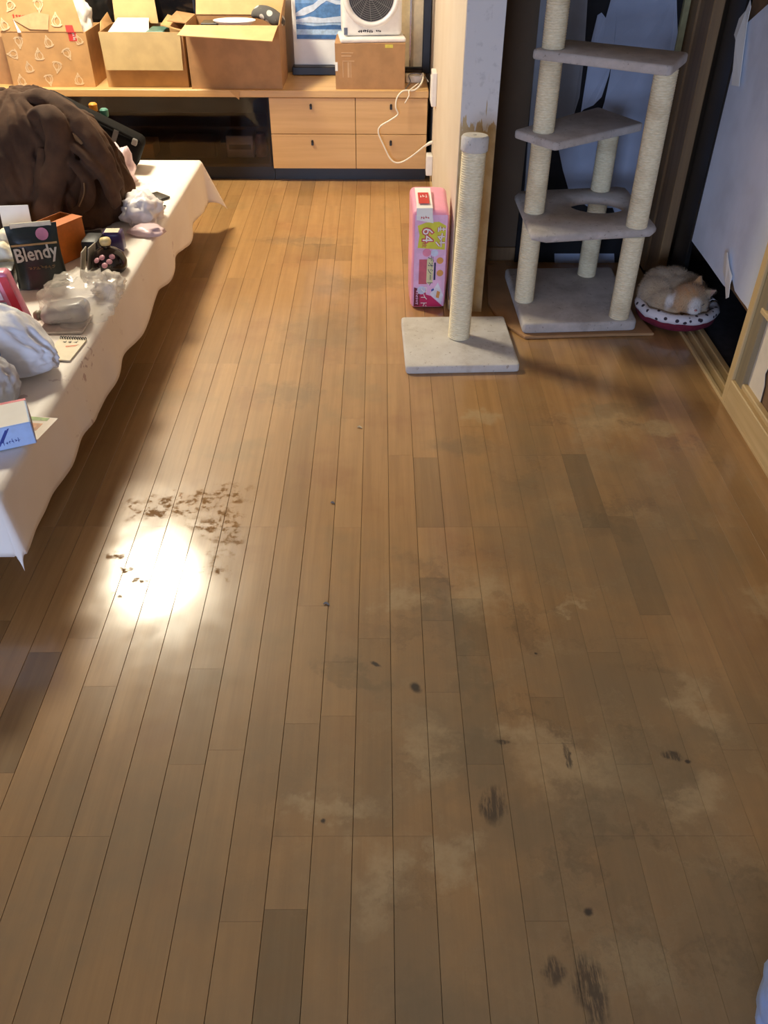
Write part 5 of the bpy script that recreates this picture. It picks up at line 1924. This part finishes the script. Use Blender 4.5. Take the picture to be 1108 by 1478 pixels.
# ---------------- pink package
pp_ = thing('pink_package', 'pink packet with a red edge and blue panel standing on the cloth', 'package', (-1.075, 2.23, ZC), rz=0.12)
b = B()
box(b, -0.085, 0.075, -0.024, 0.024, 0.0, 0.190, bev=0.010, seg=3)
for v in b.verts:
    v.co.x -= 0.035 * (v.co.z / 0.19) - 0.0
    v.co += noise.noise_vector(v.co * 14) * 0.003
    v.co.z = max(v.co.z, 0)
obj('packet', b, M('pink_foil', rgb(228, 132, 164), 0.3, 0.12, 12), pp_, True)
b = B()
prism(b, [(0.050, -0.0285, 0.006), (0.072, -0.0285, 0.006), (0.042, -0.0285, 0.180), (0.020, -0.0285, 0.180)], (0, 0.001, 0))
obj('red_edge', b, M('red_edge', rgb(196, 40, 62), 0.35), pp_, label='red stripe')
b = B()
prism(b, [(-0.105, -0.0290, 0.115), (0.018, -0.0290, 0.115), (0.012, -0.0290, 0.150), (-0.110, -0.0290, 0.150)], (0, 0.001, 0))
obj('lilac_panel', b, M('lilac_white', rgb(218, 206, 232), 0.4), pp_)
b = B()
prism(b, [(-0.110, -0.0292, 0.150), (0.012, -0.0292, 0.150), (0.009, -0.0292, 0.166), (-0.113, -0.0292, 0.166)], (0, 0.001, 0))
obj('blue_panel', b, M('royal_blue_print', rgb(74, 84, 168), 0.4), pp_)
b = B()
prism(b, [(-0.100, -0.0292, 0.070), (0.028, -0.0292, 0.070), (0.022, -0.0292, 0.108), (-0.104, -0.0292, 0.108)], (0, 0.001, 0))
obj('grey_panel', b, M('blue_grey_print', rgb(168, 178, 196), 0.4), pp_)
marks(pp_, frame_mtx((-0.045, -0.0302, 0.132), (1, 0, 0), (0, 0, 1)), 0.09, 0.018, 5, M('purple_print', rgb(150, 80, 150), 0.4), 3)
marks(pp_, frame_mtx((-0.030, -0.0302, 0.045), (1, 0, 0), (0, 0, 1)), 0.10, 0.02, 6, M('red_print', rgb(206, 58, 52)), 5)

# ---------------- small calendar
cal = thing('desk_calendar', 'small spiral calendar lying flat near the table edge', 'calendar', (-0.886, 2.140, ZC), rz=-0.10)
obj('page', bx(-0.040, 0.040, -0.075, 0.048, 0.0, 0.004), M('calendar_paper', rgb(246, 234, 206), 0.6, 0.02), cal)
b = B()
for i in range(11):
    x = -0.036 + i * 0.0072
    tube(b, [(x, 0.050 + 0.006 * math.cos(a), 0.0035 + 0.006 * math.sin(a)) for a in [2 * PI * q / 8 for q in range(9)]], 0.0012, 5, 1)
obj('spiral', b, INK_M, cal)
b = B()
prism(b, [(-0.005, 0.004, 0.0042), (0.030, 0.016, 0.0042), (0.024, 0.005, 0.0042), (0.0, -0.004, 0.0042)], (0, 0, 0.0003))
obj('orange_picture', b, M('orange_red_print', rgb(222, 130, 80), 0.5), cal)
marks(cal, frame_mtx((0.0, 0.028, 0.0046), (1, 0, 0), (0, 1, 0)), 0.045, 0.012, 3, INK_M, 2)

# ---------------- white plastic bags in front
NEARBAG_M = M_thin('white_shopping_bag', rgb(232, 232, 238), 0.92, 0.5, 0.3)


def knot(p):
    if p.x > 0.2:
        f = 1 - 0.55 * (p.x - 0.2)
        p = Vector((p.x * 1.1, p.y * f, p.z * f))
    return p


b = crumple((0.140, 0.090, 0.110), 63, 5, 0.17, 1.25, -0.45, top=knot)
o = obj('shopping_bag', b, NEARBAG_M, smooth=True)
o.location, o.rotation_euler = (-0.995, 2.035, ZC), (0, 0, -0.42)
tag(o, 'white shopping bag with a blue patch lying by the calendar', 'bag')
bb = B()
prism(bb, [(0.02, -0.086, 0.085), (0.055, -0.082, 0.083), (0.052, -0.078, 0.102), (0.018, -0.082, 0.104)], (0, 0.001, 0))
obj('blue_patch', bb, M('sky_blue_print', rgb(110, 158, 214), 0.5), o, label='blue printed patch')
b = crumple((0.085, 0.080, 0.085), 71, 5, 0.16, 1.3, -0.5)
o = obj('shopping_bag', b, M_thin('grey_white_bag', rgb(206, 206, 212), 0.9, 0.32), smooth=True)
o.location = (-1.005, 1.850, ZC)
tag(o, 'grey white rounded bag between the white bag and the blue tissue box', 'bag')

# ---------------- leaflet and tissue box
b = B()
prism(b, [(p.x, p.y, ZC) for p in (on_z(12, 598, ZC), on_z(84, 604, ZC), on_z(55, 634, ZC), on_z(30, 645, ZC))], (0, 0, 0.0008))
lf = tag(obj('leaflet', b, M('leaflet_paper', rgb(238, 224, 208), 0.5, 0.02)), 'printed leaflet half under the blue tissue box', 'leaflet')
c0 = on_z(45, 606, ZC)
for (pa, col_, nm) in (([(24, 600), (72, 604), (68, 608), (26, 606)], rgb(150, 176, 96), 'green_print'), ([(36, 610), (62, 612), (52, 622), (40, 622)], rgb(206, 142, 92), 'orange_food_print')):
    b = B()
    prism(b, [(p.x, p.y, ZC + 0.0009) for p in (on_z(x, y, ZC) for x, y in pa)], (0, 0, 0.0003))
    obj('print_area', b, M(nm, col_, 0.5, 0.15, 60), lf)
tb = thing('tissue_box', 'light blue and white tissue box with a red edge near the table corner', 'box', (-0.945, 1.665, ZC + 0.001), rz=0.42)
w, d, h_ = 0.115, 0.058, 0.060
obj('carton_body', bx(-w, w, -d, d, 0, h_, bev=0.002), M('light_blue_card', rgb(172, 196, 236), 0.4, 0.04), tb)
obj('white_top', bx(-w + 0.06, w - 0.004, -d + .002, d - .010, h_, h_ + 0.0006), WHITE_M, tb)
obj('red_line', bx(-w, w, d - 0.010, d, h_, h_ + 0.0007), M('pink_red_line', rgb(226, 92, 110), 0.4), tb)
obj('dark_end', bx(w, w + 0.0006, -d + .002, d - .002, 0.002, h_ - .002), M('plum_end', rgb(90, 40, 66), 0.5), tb)
b = B()
for (pa) in ([(0.030, 0.012), (0.036, 0.012), (0.062, 0.052), (0.056, 0.052)], [(0.040, 0.020), (0.044, 0.020), (0.066, 0.055), (0.062, 0.055)]):
    prism(b, [(x, -d - 0.0006, z) for x, z in pa], (0, 0.0004, 0))
obj('blue_stroke', b, M('deep_blue_print', rgb(62, 78, 156), 0.4), tb)
b = B()
prism(b, [(x, -d - 0.0006, z) for x, z in [(-0.02, 0.020), (0.030, 0.026), (0.034, 0.018), (-0.02, 0.008)]], (0, 0.0004, 0))
obj('red_stroke', b, M('crimson_print', rgb(178, 44, 84), 0.4), tb)
marks(tb, frame_mtx((0.062, -d - 0.0006, 0.020), (1, 0, 0), (0, 0, 1)), 0.040, 0.010, 6, M('deep_blue_print', rgb(62, 78, 156)), 7)
obj('slot_oval', bx(-0.07, 0.02, -0.014, 0.014, h_ + 0.0007, h_ + 0.001), M('slot_blue', rgb(100, 116, 168), 0.5), tb)

# ================================================================== SMALL THINGS ON THE FLOOR
o = obj('plastic_bag', crumple((0.16, 0.14, 0.20), 81, 5, 0.14, 1.3, -0.6), M_thin('blue_white_bag', rgb(148, 170, 216), 0.95, 0.5), smooth=True)
o.location = (0.722, 0.470, 0.0006)
tag(o, 'bluish white plastic bag standing on the bare floorboards', 'bag')
for i, (px, py, r_, lbl) in enumerate(((519, 618, 0.007, 'pale curled crumb on the floor in front of the scratching post'), (471, 873, 0.007, 'grey lint ball on the floor beside the lamp reflection'),
                                       (480, 727, 0.005, 'small lint speck on the floorboards between two crumbs'))):
    p = on_z(px, py)
    b = B()
    tube(b, [(-r_, 0, 0.003), (-r_ * .3, r_ * .6, 0.004), (r_ * .4, r_ * .2, 0.0035), (r_, -r_ * .5, 0.003)], [0.0015, 0.0028, 0.0028, 0.0015], 6, 3)
    o = obj('lint', b, M('grey_lint', rgb(120, 116, 112), 0.9) if i else M('pale_crumb', rgb(210, 190, 150), 0.9))
    o.location = (p.x, p.y, 0.0)
    tag(o, lbl, 'lint')
